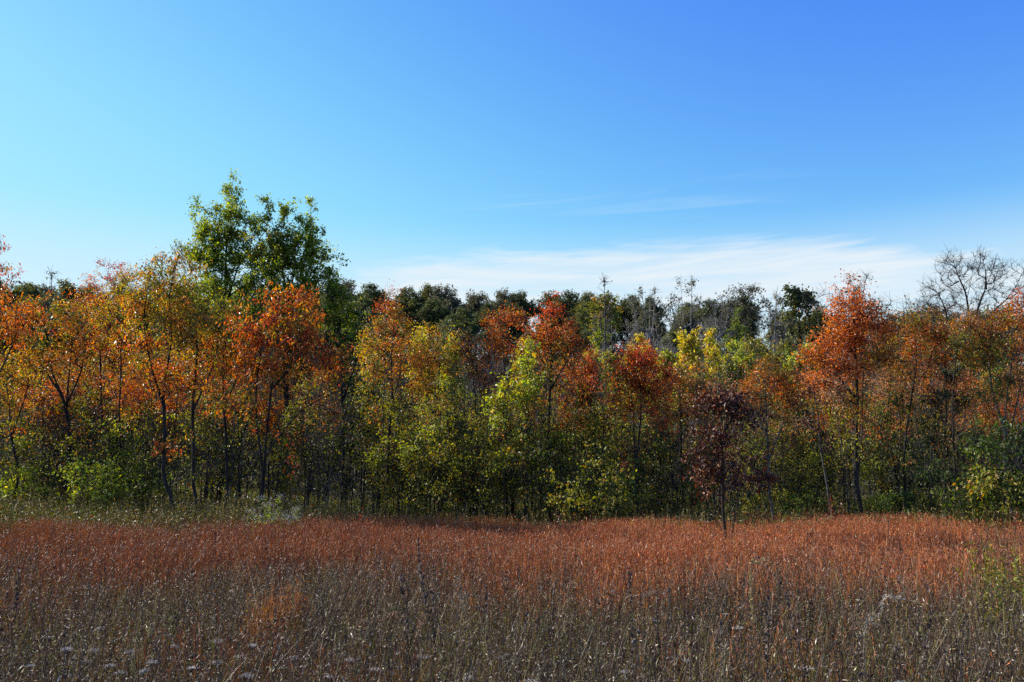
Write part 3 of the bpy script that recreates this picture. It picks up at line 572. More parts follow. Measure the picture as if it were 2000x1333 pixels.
# yellow cottonwood saplings of the middle distance
for i, (b, tops, pal, lab) in enumerate([
    (1355, [(1352, 645), (1335, 665), (1368, 690)], 'yellow', 'brightest yellow sapling, a tall plume right of the scarlet crown'),
    (1386, [(1385, 650), (1400, 680)], 'yellow', 'narrow yellow plume just right of the brightest one'),
    (1250, [(1246, 652), (1262, 675), (1228, 690)], 'yellow', 'yellow plume rising right behind the scarlet crown'),
    (1196, [(1190, 690), (1178, 700), (1206, 700)], 'lime', 'pale lime plume between the dull red and the scarlet crowns'),
    (1300, [(1305, 690), (1290, 705), (1318, 700)], 'lime', 'lime plume between the scarlet crown and the brightest yellow one'),
    (1428, [(1430, 670), (1416, 695), (1440, 700)], 'lime', 'lime sapling under the small bright green cedar'),
    (1470, [(1465, 690), (1452, 680), (1490, 695)], 'lime', 'olive-lime sapling top above the right side of the maroon oak'),
    (1505, [(1500, 705), (1518, 700)], 'olive', 'olive sapling top behind the orange tree beside the oak'),
    (1560, [(1556, 690), (1545, 700), (1575, 680)], 'lime', 'lime sapling left of the biggest orange maple'),
    (820, [(818, 648), (832, 668)], 'yellow', 'narrow yellow spire left of the yellow tree on a slanting trunk'),
    (880, [(884, 664), (872, 680)], 'lime', 'lime spire behind the low orange crown'),
    (1030, [(1022, 668), (1035, 690)], 'yellow', 'yellow wisp behind the lime leafy column'),
    (1150, [(1160, 680), (1148, 700)], 'lime', 'lime wisp behind the dull red crown'),
    (1590, [(1585, 660), (1600, 690)], 'farolive', 'grey-green top left of the biggest orange maple'),
    (712, [(716, 680), (728, 700)], 'yellow', 'slim yellow wisp left of the slender black trunk')]):
    D = 43 + (i * 37 % 7)
    lobes = []; tr = [[(b, 900), (b, 800), tops[0]]]
    for k, (x, y) in enumerate(tops):
        lobes += [(x, y + 10, 5, 14, 12, pal), (x, y + 40, 13, 26, 38, pal), (x, y + 85, 22, 32, 46, pal)]
        if k: tr.append([(b, 830), ((b + x) / 2, (y + 830) / 2), (x, y)])
    lobes.append((b, 790, 32, 40, 36, 'olive'))
    tree('yellow_sapling', lab, 'sapling', b, D, tr, lobes, 80 + i, group='young cottonwoods of the middle distance', bark=M_GREYBARK, rb=.06, leaf=.12, lw=.75, nl=22, up=.9, droop=.2, spread=.26)
print('trees', round(time.time() - T0, 1))

# ------------------------------------------------------------------ the rest of the wood: prototypes, then copies
def proto(name, cat, seed, trunks, lobes, bark=None, leafmat=None, group=None, **kw):
    """trunks / lobes in metres about the foot; lobes (x,z,rx,rz,n,palette[,y])"""
    rng = np.random.default_rng(seed)
    out = []; pal = []
    for lb in lobes:
        x, z, rx, rz, n, pl = lb[:6]; y = lb[6] if len(lb) > 6 else 0
        ns = max(2, n // 4); s = rdir(rng, ns) * (rng.random((ns, 1)) ** .4); k = rng.integers(0, ns, n)
        p = s[k] + rng.normal(size=(n, 3)) * .2
        out.append(np.array([x, y, z]) + p * np.array([rx, rx, rz])); pal += [pl] * n
    tg = np.vstack(out); tg[:, 2] = np.maximum(tg[:, 2], .25)
    wood, crown = build([np.array(t, float) for t in trunks], tg, pal, rng, **kw)
    root = empty(name, (0, 0, -500)); tag(root, None, cat, group)
    wood.obj('trunk', bark or M_BARK, root, True)
    if crown.n: crown.obj('crown', leafmat or M_LEAF, root, False)
    return root

G_SHRUB = 'leafy shrubs of the undergrowth'; G_SAP = 'green saplings inside the wood'; G_BRUSH = 'bare saplings inside the wood'
G_MID = 'autumn trees in the second row of the wood'; G_RIDGE = 'trees of the far ridge'; G_SLOPE = 'trees on the slope below the ridge'; G_BARE = 'leafless trees on the slope below the ridge'
rg = np.random.default_rng(77)
P = {}
for i, (pl, h) in enumerate([('olive', 2.2), ('green', 2.6), ('lime', 2.0), ('dkgreen', 2.4), ('shade', 3.0)]):
    st = []
    for k in range(6):
        a = k * 1.05 + i; r = rg.uniform(.35, .9); st.append([(0.05 * math.cos(a), .05 * math.sin(a), -.05), (.35 * r * math.cos(a), .35 * r * math.sin(a), h * .4), (r * math.cos(a), r * math.sin(a), h * .85)])
    P['shrub%d' % i] = (proto('shrub', 'shrub', 200 + i, st, [(0, h * .66, h * .46, h * .38, 38, pl), (.5, h * .45, h * .3, h * .25, 18, pl, .3), (-.5, h * .5, h * .3, h * .25, 18, 'olive' if i % 2 else pl, -.3)],
        leafmat=M_GREEN, group=G_SHRUB, rb=.024, leaf=.08, lw=.65, nl=22, spread=.26, min_r=.005), {'olive': 'olive-green', 'green': 'fresh green', 'lime': 'yellow-green', 'dkgreen': 'dark green', 'shade': 'dull green'}[pl])
for i, (pl, pl2, h) in enumerate([('olive', 'olive', 5.2), ('shade', 'shade', 4.6), ('olive', 'lime', 4.2), ('shade', 'olive', 6.0)]):
    P['sap%d' % i] = (proto('green_sapling', 'sapling', 220 + i, [[(0, 0, -.05), (.1, 0, h * .3), (-.05, .1, h * .65), (.05, 0, h * .97)], [(.1, 0, h * .3), (.4, .3, h * .6), (.5, .4, h * .8)]],
        [(0, h * .82, .45, h * .17, 20, pl2), (0, h * .58, .66, h * .2, 30, pl), (0, h * .32, .6, h * .18, 15, pl)], leafmat=M_GREEN, group=G_SAP, rb=.04, leaf=.08, lw=.68, nl=17, spread=.34), ['olive-tipped', 'dark green', 'yellow-green', 'dull green'][i])
for i, h in enumerate([5.0, 6.2, 4.0, 7.0]):
    st = []
    for k in range(4 if i != 1 else 2):
        a = k * 1.6 + i; r = rg.uniform(.3, 1.1); st.append([(.08 * math.cos(a), .08 * math.sin(a), -.05), (.3 * r * math.cos(a), .3 * r * math.sin(a), h * .35), (r * .7 * math.cos(a), r * .7 * math.sin(a), h * .7), (r * math.cos(a), r * math.sin(a), h * rg.uniform(.85, 1.))])
    P['brush%d' % i] = (proto('bare_sapling', 'sapling', 240 + i, st, [(0, h * .72, h * .17, h * .24, 60, 'rust'), (0, h * .4, h * .17, h * .2, 44, 'olive')],
        bark=[M_BARK, M_GREYBARK][i % 2], group=G_BRUSH, bare=.72, rb=.035, leaf=.08, lw=.6, nl=9, twigs=4, spread=.36, min_r=.006), ['dark', 'grey'][i % 2])
for i, (pl, pl2, h) in enumerate([('rust', 'deeporange', 6.6), ('gold', 'olive', 6.4), ('orange', 'gold', 6.8), ('olive', 'gold', 6.0)]):
    P['mid%d' % i] = (proto('autumn_tree', 'tree', 260 + i, [[(0, 0, -.05), (.1, .1, h * .3), (-.1, 0, h * .6), (.05, 0, h * .96)], [(.1, .1, h * .35), (.8, .4, h * .65), (1.1, .5, h * .85)], [(0, 0, h * .45), (-.7, -.4, h * .7), (-.9, -.6, h * .85)]],
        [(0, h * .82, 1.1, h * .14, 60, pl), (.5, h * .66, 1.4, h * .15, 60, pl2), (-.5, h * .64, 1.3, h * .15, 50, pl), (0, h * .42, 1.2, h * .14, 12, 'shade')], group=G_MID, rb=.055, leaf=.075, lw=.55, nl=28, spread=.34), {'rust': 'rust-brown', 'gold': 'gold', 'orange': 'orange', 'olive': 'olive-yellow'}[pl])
for i, (pl, h, wd) in enumerate([('fardark', 15, 4.0), ('farolive', 14, 3.6), ('fardark', 13.5, 4.6), ('farolive', 16, 3.4), ('fargrey', 14, 3.8), ('fardark', 16.5, 3.4)]):
    tr = [[(0, 0, -.2), (.2, 0, h * .3), (-.2, .2, h * .6), (.1, 0, h * .9)], [(.2, 0, h * .35), (wd * .4, .5, h * .6), (wd * .6, .5, h * .8)], [(0, 0, h * .4), (-wd * .4, -.6, h * .62), (-wd * .6, -.5, h * .78)]]
    lb = [(0, h * .86, wd * .55, h * .1, 60, pl), (wd * .5, h * .74, wd * .5, h * .11, 60, pl, .5), (-wd * .5, h * .72, wd * .5, h * .11, 60, pl, -.5), (0, h * .7, wd * .8, h * .13, 60, pl, wd * .4), (0, h * .68, wd * .8, h * .13, 60, pl, -wd * .5), (0, h * .5, wd * .8, h * .12, 50, pl), (0, h * .3, wd * .75, h * .14, 36, pl)]
    P['ridge%d' % i] = (proto('ridge_tree', 'tree', 280 + i, tr, lb, bark=M_GREYBARK, leafmat=M_FAR, group=G_RIDGE, rb=.2, leaf=.25, lw=.8, nl=44, spread=.8, twigs=3, twig_r=.015, min_r=.02, bare=.3 if pl == 'fargrey' else .0), {'fardark': 'dark green', 'farolive': 'olive-green', 'fargrey': 'grey-green'}[pl])
for i, (h, bk, lf, pl) in enumerate([(10, M_PALEBARK, 1., 'fargrey'), (9, M_GREYBARK, .93, 'fargrey'), (11, M_PALEBARK, .95, 'fargrey'), (8.5, M_GREYBARK, .85, 'farolive')]):
    tr = [[(0, 0, -.2), (.15, 0, h * .35), (-.1, .1, h * .7), (.1, 0, h)], [(.1, 0, h * .3), (.8, .3, h * .62), (1.1, .3, h * .95)], [(0, 0, h * .4), (-.6, -.3, h * .7), (-.9, -.3, h * .9)], [(0, 0, h * .5), (.2, -.6, h * .75), (.3, -.9, h * .93)]]
    P['bare%d' % i] = (proto('bare_tree', 'tree', 300 + i, tr, [(0, h * .8, 1.3, h * .2, 80, pl), (0, h * .5, 1.1, h * .2, 40, pl)], bark=bk, leafmat=M_FAR, group=G_BARE, bare=lf, rb=.085, leaf=.13, lw=.7, nl=10, twigs=4, spread=.55, twig_r=.009, min_r=.012, up=.8), ['pale-trunked', 'grey-trunked', 'whitish', 'brown-twigged'][i])
for i, (h, pl) in enumerate([(8, 'farolive'), (7, 'fargrey'), (9, 'fardark'), (7.5, 'lime'), (6.5, 'olive')]):
    P['slope%d' % i] = (proto('slope_tree', 'tree', 320 + i, [[(0, 0, -.2), (.1, 0, h * .4), (0, 0, h * .95)], [(.1, 0, h * .35), (.9, .2, h * .7)]],
        [(0, h * .82, 1.1, h * .16, 60, pl), (.4, h * .6, 1.6, h * .2, 80, pl), (-.3, h * .35, 1.6, h * .2, 60, pl)], bark=M_GREYBARK, leafmat=M_FAR, group=G_SLOPE, rb=.1, leaf=.19, lw=.75, nl=26, spread=.45, twig_r=.01, min_r=.012), {'farolive': 'dull green', 'fargrey': 'grey-brown', 'fardark': 'dark green', 'lime': 'pale lime', 'olive': 'olive'}[pl])

LM = [(-15, 'left end cherry'), (132, 'wide V of limbs'), (200, 'deep red crown'), (280, 'crooked gold tree'), (388, 'olive and gold tree'), (445, 'highest cottonwood'), (510, 'many-stemmed cherry'), (580, 'broader cottonwood'),
      (672, 'dark leafy green tree'), (756, 'forked black trunk'), (838, 'slanting yellow tree'), (925, 'low orange crown'), (990, 'flat-topped red crown'), (1073, 'spear-shaped red crown'), (1142, 'dull red crown'),
      (1182, 'bare whip'), (1243, 'scarlet crown'), (1330, 'brownish orange tree'), (1414, 'maroon oak'), (1502, 'orange tree by the oak'), (1565, 'pine-like crown'), (1614, 'leaning grey trunk'),
      (1680, 'biggest orange maple'), (1768, 'rust-brown tree'), (1850, 'black cedar'), (1893, 'big leafless tree'), (1965, 'pale leaning trunks')]
used = set(); seen = {}
def put(key, px, D, scale=1., rz=0., kind='', where='', sz=None):
    r, look = P[key]
    o = r if key not in used else copy_tree(r); used.add(key)
    x = (px - 1000) / F * D; z = float(gz(x, D))
    o.location = (x, D, z - .03); o.rotation_euler = (0, 0, rz); o.scale = (scale, scale, sz or scale)
    lx, nm = min(LM, key=lambda a: abs(a[0] - px)); dx = px - lx
    rel = 'straight behind' if abs(dx) < 14 else ('just left of' if -45 < dx < 0 else 'just right of' if 0 < dx < 45 else 'well left of' if dx < 0 else 'well right of')
    hw = 'low' if scale < .88 else 'tall' if scale > 1.12 else ''
    lab = ' '.join(f"{hw} {look} {kind} {where} {rel} the {nm}".split())
    o['label'] = lab
    return o
rf = np.random.default_rng(5)
# undergrowth shrubs and saplings: first the ones that can be told in the photograph
for (k, px, D, s) in [('shrub2', 205, 27, 1.05), ('shrub1', 245, 28, 1.15), ('shrub2', 60, 28, .9), ('shrub4', 110, 28.5, .85), ('shrub0', 1150, 25, 1.1), ('shrub4', 1105, 26, 1.), ('shrub1', 1200, 26, .95),
                      ('shrub3', 1930, 23, 1.25), ('shrub1', 1905, 24, 1.), ('shrub3', 1975, 23.5, 1.2), ('shrub0', 1480, 27, .8), ('shrub2', 1540, 27, .7), ('shrub2', 1700, 28, .65), ('shrub4', 1560, 27.5, .85),
                      ('shrub4', 930, 28, .95), ('shrub4', 1300, 28, .8), ('shrub3', 1800, 27, .9), ('shrub2', 1740, 27, .7)]:
    put(k, px, D, s, rf.uniform(0, 6.3), 'shrub', 'at the wood edge')
for (k, px, D, s) in [('sap0', 870, 29, 1.), ('sap1', 905, 28.5, .95), ('sap2', 1060, 28.5, 1.), ('sap0', 1000, 29, .95), ('sap2', 950, 30, 1.), ('sap3', 1110, 31, .8), ('sap1', 460, 29, 1.05), ('sap0', 410, 30, 1.), ('sap3', 600, 31, .95), ('sap1', 640, 32, 1.1), ('sap1', 560, 31, 1.0), ('sap3', 300, 31, .9), ('sap0', 1200, 31, .9), ('sap2', 800, 31, 1.05), ('sap3', 720, 32, 1.0), ('sap1', 215, 31, .8), ('sap0', 780, 28.5, .95), ('sap2', 845, 28, 1.05), ('sap0', 920, 28, .9), ('sap2', 975, 27.5, .8), ('sap0', 1035, 27.5, .95), ('sap2', 1090, 28.5, 1.0), ('sap0', 1140, 28, .85), ('sap2', 885, 30, 1.2), ('sap0', 1165, 30, 1.1), ('sap2', 1290, 29, .9), ('sap0', 1375, 29, .95), ('sap2', 1460, 30, .9), ('sap0', 1520, 29, .9), ('sap2', 1580, 29, .8), ('sap0', 1640, 29, .8), ('sap2', 1700, 28.5, .7), ('sap0', 1740, 29, .9), ('sap2', 800, 27.5, .85), ('sap0', 860, 27, .9), ('sap2', 905, 27.2, .75), ('sap0', 945, 26.8, .8), ('sap2', 1055, 26.8, .8), ('sap2', 1120, 27, .75), ('sap0', 1180, 27.4, .8), ('sap2', 735, 28.4, .8), ('sap2', 1345, 28.6, .75), ('sap0', 1550, 28, .7), ('sap2', 45, 29, .8), ('sap0', 170, 29, .85)]:
    put(k, px, D, s, rf.uniform(0, 6.3), 'sapling', 'leafy right down')
n = 0
for row, (D0, D1, cnt) in enumerate([(28, 31, 36), (31, 35, 44), (35, 42, 50)]):
    for i in range(cnt):
        px = -80 + 2160 * (i + rf.random()) / cnt; D = rf.uniform(D0, D1)
        k = rf.choice(['brush0', 'brush1', 'brush2', 'brush3', 'sap0', 'sap1', 'sap3', 'shrub0', 'shrub3', 'shrub4'], p=[.2, .19, .12, .14, .09, .1, .09, .01, .04, .02])
        kind = {'b': 'bare sapling', 's': 'sapling'}[k[0]] if not k.startswith('shrub') else 'shrub'
        if px < 680 and k.startswith('sap') and rf.random() < .6: k = 'brush%d' % rf.integers(0, 4); kind = 'bare sapling'
        put(k, px, D, rf.uniform(.75, 1.25), rf.uniform(0, 6.3), kind, ['in front shade', 'in deep shade', 'inside the wood'][row])
for i in range(34):
    px = -60 + 2120 * (i + rf.random()) / 34; D = rf.uniform(34, 42)
    if 640 < px < 1600: s = rf.uniform(.85, 1.02)
    else: s = rf.uniform(.95, 1.15)
    if 1130 < px < 1590: s = rf.uniform(.68, .8)
    k = rf.choice(['mid0', 'mid1', 'mid2', 'mid3']) if px > 1550 or px < 640 else rf.choice(['mid1', 'mid3', 'mid3'])
    put(k, px, D, s, rf.uniform(0, 6.3), 'tree', 'second row')
# slope and ridge
for i in range(58):
    px = -60 + 2120 * (i + rf.random()) / 58; D = rf.uniform(56, 84)
    k = rf.choice(['slope0', 'slope1', 'slope2', 'slope3', 'slope4', 'bare0', 'bare1', 'bare3'], p=[.2, .14, .2, .05, .09, .1, .12, .1])
    put(k, px, D, rf.uniform(.7, 1.05), rf.uniform(0, 6.3), 'leafless tree' if k[0] == 'b' else 'tree', 'on the slope')
for i in range(46):
    px = 560 + 1240 * (i + rf.random()) / 46; D = rf.uniform(58, 80)
    k = rf.choice(['bare0', 'bare1', 'bare2', 'bare3'])
    put(k, px, D, rf.uniform(.8, 1.1), rf.uniform(0, 6.3), 'leafless tree', 'on the slope')
def ridge_top(px):
    return float(np.interp(px, [-100, 60, 180, 660, 760, 860, 920, 980, 1060, 1140, 1200, 1300, 1400, 1500, 1600, 1700, 2100], [545, 552, 566, 556, 570, 560, 578, 566, 578, 566, 578, 588, 592, 600, 606, 612, 606]))
H = {'ridge0': 15, 'ridge1': 14, 'ridge2': 13.5, 'ridge3': 16, 'ridge4': 14, 'ridge5': 16.5}
for row, (D0, D1, cnt) in enumerate([(108, 116, 48), (100, 107, 36), (88, 96, 30), (109, 117, 34)]):
    for i in range(cnt):
        px = -90 + 2180 * (i + rf.random() * .8) / cnt; D = rf.uniform(D0, D1); x = (px - 1000) / F * D
        k = 'ridge%d' % rf.integers(0, 6); 
        if px > 1250 and rf.random() < .35 and row < 3: k = 'ridge4'
        if row == 3: k = ('ridge0', 'ridge2', 'ridge5')[i % 3]
        top = at(px, ridge_top(px) + rf.uniform(-8, 6) + [0, 26, 62, 42][row], D)[2]
        s = (top - float(gz(x, D))) / (H[k] * .98)
        s = min(max(s, .28), 1.6)
        put(k, px, D, s, rf.uniform(0, 6.3), 'crown', ['along the skyline', 'under the skyline', 'down the ridge', 'inside the ridge'][row])
labs = {}
for o in list(col.objects):
    if o.parent is None and 'label' in o.keys(): labs.setdefault(o['label'], []).append(o)
print('filler', round(time.time() - T0, 1), 'shared', sum(len(v) for v in labs.values() if len(v) > 1))

# ------------------------------------------------------------------ field: stems nobody could count
def field(name, label, cat, seed, n, sampler, hfun, palf, wd, bits, bitlen, bitw, lean=.22, mat=None, t0=.35, bup=.5, curl=.1):
    rng = np.random.default_rng(seed); b = sampler(rng, n); n = len(b)
    x, y = b[:, 0], b[:, 1]; z = gz(x, y) - .01
    h = hfun(rng, x, y); c, cb = palf(rng, x, y)
    a = rng.uniform(0, 6.283, n); ln = np.abs(rng.normal(size=n)) * lean * h
    dx = np.cos(a) * ln + .012 * h; dy = np.sin(a) * ln
    f = rng.uniform(0, 6.283, n); wx = np.cos(f); wy = np.sin(f); wdt = wd * (.6 + .8 * rng.random(n)) * (.75 + y * .03)
    T = np.array([0, .4, .75, 1.]); W = np.array([1, .85, .6, .25])
    kx = rng.normal(size=n) * curl * h * .3; ky = rng.normal(size=n) * curl * h * .3
    cx = x[:, None] + dx[:, None] * T ** 2 + kx[:, None] * np.sin(T * 4); cyy = y[:, None] + dy[:, None] * T ** 2 + ky[:, None] * np.sin(T * 4)
    cz = z[:, None] + (h[:, None]) * T * (1 - .12 * T)
    ctr = np.stack([cx, cyy, cz], -1); off = np.stack([wx, wy, np.zeros(n)], -1)[:, None] * (wdt[:, None] * W)[..., None] * .5
    v = np.stack([ctr - off, ctr + off], 2).reshape(-1, 3)
    i = np.arange(n * 8).reshape(n, 4, 2); q = np.stack([i[:, :-1, 0], i[:, :-1, 1], i[:, 1:, 1], i[:, 1:, 0]], -1).reshape(-1, 4)
    mb = MB(); mb.add(v, q=q, c=np.repeat(c, 8, axis=0))
    if bits:
        u = t0 + (1.02 - t0) * rng.random((n, bits)) ** .8
        bx = x[:, None] + dx[:, None] * u ** 2 + kx[:, None] * np.sin(u * 4); by = y[:, None] + dy[:, None] * u ** 2 + ky[:, None] * np.sin(u * 4); bz = z[:, None] + h[:, None] * u * (1 - .12 * u)
        p = np.stack([bx, by, bz], -1).reshape(-1, 3); m = len(p)
        d = unit(rdir(rng, m) + np.array([0, 0, bup])); nn = rdir(rng, m)
        L_ = bitlen * np.exp(rng.normal(size=m) * .4); Wd = bitw * (.6 + .8 * rng.random(m)) * (.75 + .03 * p[:, 1])
        leaves(mb, p, d, nn, L_, Wd, cb.reshape(-1, 3), .1)
    o = mb.obj(name, mat or M_GRASS); tag(o, label, cat, kind='stuff'); return o

def wedge(y0, y1, dens_pow=1.0, m=1.2, half=.64):
    def f(rng, n):
        # density falls with distance
        u = rng.random(n); e = 2 - dens_pow
        y = (y0 ** e + u * (y1 ** e - y0 ** e)) ** (1 / e) if abs(e) > 1e-3 else y0 * (y1 / y0) ** u
        x = (rng.random(n) * 2 - 1) * (half * y + m)
        side = rng.random(n) < .15          # a thinner margin beyond the frame on both sides
        x = np.where(side, np.sign(x) * (half * y + m + rng.random(n) * 4.5), x)
        return np.stack([x, y], 1)
    return f
def tufts(base, per=22, r=.10):      # stems gathered in tufts with gaps between
    def f(rng, n):
        c = base(rng, max(1, n // per)); k = rng.integers(0, len(c), n); return c[k] + rng.normal(size=(n, 2)) * r * (.5 + rng.random((n, 1)))
    return f
def lown(x, y, s, ph):   # soft patchiness, world space
    return .5 + .25 * np.sin(x * s + ph + 1.3 * np.sin(y * s * .7)) + .25 * np.sin(y * s * 1.3 + ph * 2 + 1.1 * np.sin(x * s * .9 + 2))
def redness(x, y):
    u = x / y
    st = np.interp(u, [-.62, -.42, -.25, 0, .25, .5, .64], [11.8, 11.2, 11.2, 10.9, 10.0, 9.4, 12])
    r = np.clip(sstep(-1.8, 2.6, y - st + (lown(x, y, 1.1, .4) - .5) * 3.6 + (lown(x, y, 4.3, 2) - .5) * 1.6) + 0.09 * sstep(.72, .85, lown(x, y, 1.7, 4)), 0, 1)
    r = r * (1 - sstep(.47, .56, u) * .75) * (1 - .35 * sstep(-.42, -.6, u))
    en = np.interp(u, [-.64, -.45, -.3, -.2, .64], [17.5, 18.5, 20, 23, 25])
    return r * (1 - sstep(-1, 1.6, y - en + (lown(x, y, 1.5, 6) - .5) * 4.5))
def mixc(rng, sets, w_, n, jit=.42):
    w_ = np.asarray(w_, float); w_ = w_ / w_.sum(-1, keepdims=True); cs = np.cumsum(w_, -1)
    k = (rng.random((n, 1)) > cs).sum(-1).clip(0, len(sets) - 1)
    return np.array(sets)[k] * np.exp(rng.normal(size=(n, 1)) * jit)

# bluestem: rust-red stems with mauve, fuzzy tips
def keep_by(fn, base):
    def f(rng, n):
        b = base(rng, int(n * 1.8)); b = b[rng.random(len(b)) < fn(b[:, 0], b[:, 1])]; return b[:n]
    return f
def pal_blue(rng, x, y):
    n = len(x); u = x / y; pat = lown(x, y, .9, 2.)
    left = sstep(-.05, -.4, u) * .8
    wts = np.stack([3 + 0 * x, 1.6 + left, 1.2 * pat, .7 + .4 * left, .5 + .9 * left], 1)
    S = [(0.246, 0.0697, 0.0205), (0.1558, 0.0451, 0.0205), (0.3444, 0.1394, 0.0369), (0.1804, 0.123, 0.0246), (0.0656, 0.0369, 0.0287)]
    c = mixc(rng, S, wts, n)
    S2 = [(0.2788, 0.0779, 0.02296), (0.1558, 0.0574, 0.0369), (0.4264, 0.2706, 0.1968), (0.1066, 0.041, 0.02624)]
    B = 6; cb = mixc(rng, S2, np.repeat(np.stack([2.8 - left, 1.6 + left, .4 + 0 * x, 2 + left], 1), B, 0), n * B)
    k = 1.05 + .5 * sstep(-.15, .2, u)
    t_ = np.array([1.04, .96, .8]); return c * k[:, None] * t_, cb * np.repeat(k, B)[:, None] * t_
field('red_grass', 'rust-red bluestem grass filling the field up to the wood', 'grass', 11, 185000, keep_by(redness, tufts(wedge(4.5, 27, 1.0))),
      lambda r, x, y: (.42 + .5 * r.random(len(x)) ** .8) * (.85 + .32 * lown(x, y, 1.1, 5)), pal_blue, .0045, 6, .04, .005, lean=.1, t0=.4, bup=1.5)

# grey-brown seeded herbs and thin green blades of the foreground
def pal_grey(rng, x, y):
    n = len(x); u = x / y; g = lown(x, y, 1.4, 7.)
    S = [(.038, .024, .021), (.085, .058, .047), (.15, .13, .022), (.17, .08, .025), (.30, .24, .18)]
    c = mixc(rng, S, np.stack([3 + 0 * x, 2 + 0 * x, .5 + 1.2 * g, .9 + 0 * x, .5 + 0 * x], 1), n)
    S2 = [(.055, .036, .032), (.115, .082, .073), (.50, .42, .35), (.025, .016, .015), (.15, .14, .022), (.17, .075, .025)]
    B = 8; gg = np.repeat(g, B); cb = mixc(rng, S2, np.stack([3 + 0 * gg, 2.2 + 0 * gg, 1.0 + 0 * gg, 2.4 + 0 * gg, .4 + .9 * gg, .55 + 0 * gg], 1), n * B)
    return c * [1.02, 1.04, .9], cb * [1.02, 1.04, .9]
field('dry_herbs', 'grey-brown dry herbs and seed stems of the nearest strip of field', 'dry herbs', 12, 135000, keep_by(lambda x, y: 1 - .72 * redness(x, y), tufts(wedge(2.6, 17, 1.0), 12, .12)),
      lambda r, x, y: (.3 + .62 * r.random(len(x)) ** 1.6) * (.85 + .3 * lown(x, y, 1.3, 3)), pal_grey, .0032, 8, .024, .0045, lean=.085, t0=.15, bup=.6, curl=.22)
def pal_ygreen(rng, x, y):
    n = len(x); S = [(0.17, 0.187, 0.0255), (0.255, 0.221, 0.034), (0.0935, 0.1105, 0.0255), (0.289, 0.187, 0.0425)]
    return mixc(rng, S, np.ones((n, 4)) * [3, 2, 2, 1], n), mixc(rng, S, np.ones((n * 2, 4)), n * 2)
field('green_blades', 'yellow-green grass blades scattered among the dry herbs', 'grass', 13, 11000, keep_by(lambda x, y: .25 + .75 * sstep(.45, .75, lown(x, y, 2.1, 9)), wedge(2.8, 12, 1.0)),
      lambda r, x, y: .3 + .35 * r.random(len(x)), pal_ygreen, .006, 2, .05, .005, lean=.22, t0=.2)
def pal_dark(rng, x, y):
    n = len(x); S = [(.028, .018, .015), (.06, .035, .025), (.10, .05, .025)]
    return mixc(rng, S, np.ones((n, 3)) * [3, 2, 1], n), mixc(rng, S + [(.3, .23, .18)], np.ones((n * 12, 4)) * [3, 2, 1, .5], n * 12)
field('dark_seed_stems', 'taller dark seed stems standing thickly through the grey herbs and red grass', 'seed stems', 17, 7500, wedge(3.2, 19, 1.0),
      lambda r, x, y: .62 + .36 * r.random(len(x)), pal_dark, .0068, 12, .022, .009, lean=.1, t0=.4, bup=.9, curl=.12)
# yellow-green meadow at the left, and the strip of herbs under the trees
def pal_meadow(rng, x, y):
    n = len(x); S = [(.10, .085, .016), (.17, .125, .022), (.04, .042, .012), (.10, .04, .018), (.26, .20, .11)]
    c = mixc(rng, S, np.ones((n, 5)) * [3, 2, 2.5, 1.2, .5], n)
    S2 = [(.12, .105, .018), (.24, .18, .03), (.045, .05, .013), (.36, .29, .19), (.14, .055, .02)]
    return c, mixc(rng, S2, np.ones((n * 7, 5)) * [3, 1.8, 2.6, .6, 1], n * 7)
field('meadow_herbs', 'yellow-green goldenrod meadow between red grass and trees at the left', 'meadow herbs', 14, 60000,
      keep_by(lambda x, y: np.clip(sstep(-.1, -.26, x / y) + .26 + .6 * np.exp(-((x / y - .2) / .05) ** 2), 0, 1) * sstep(-1.5, 1.5, y - np.interp(x / y, [-.64, -.45, -.3, -.2], [17, 18, 19.5, 21])), tufts(wedge(15, 32, .8), 20, .16)),
      lambda r, x, y: (.3 + .95 * r.random(len(x)) ** 1.8) * (.7 + .6 * lown(x, y, .9, 1)), pal_meadow, .005, 7, .055, .012, lean=.1, t0=.25, bup=.7)
def pal_under(rng, x, y):
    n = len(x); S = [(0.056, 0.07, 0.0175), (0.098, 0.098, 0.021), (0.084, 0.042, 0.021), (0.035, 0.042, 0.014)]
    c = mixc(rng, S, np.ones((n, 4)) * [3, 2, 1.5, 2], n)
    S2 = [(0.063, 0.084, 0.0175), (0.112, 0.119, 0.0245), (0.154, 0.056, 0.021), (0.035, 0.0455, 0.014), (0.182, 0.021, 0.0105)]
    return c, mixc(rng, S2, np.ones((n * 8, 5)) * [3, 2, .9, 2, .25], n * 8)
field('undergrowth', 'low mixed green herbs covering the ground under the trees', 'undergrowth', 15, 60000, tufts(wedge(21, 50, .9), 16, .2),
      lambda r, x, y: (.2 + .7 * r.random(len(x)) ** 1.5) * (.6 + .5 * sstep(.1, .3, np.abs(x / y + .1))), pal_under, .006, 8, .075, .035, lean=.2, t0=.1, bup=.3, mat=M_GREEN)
def pal_slope(rng, x, y):
    n = len(x); S = [(.07, .07, .03), (.11, .09, .04), (.05, .05, .025)]
    return mixc(rng, S, np.ones((n, 3)), n), mixc(rng, S, np.ones((n * 6, 3)), n * 6)
field('slope_brush', 'low brush covering the slope between the trees', 'brush', 16, 30000, wedge(50, 118, .4),
      lambda r, x, y: .6 + 1.3 * r.random(len(x)), pal_slope, .012, 6, .22, .05, lean=.2, t0=.1, bup=.3, mat=M_FAR)
print('grass', round(time.time() - T0, 1))

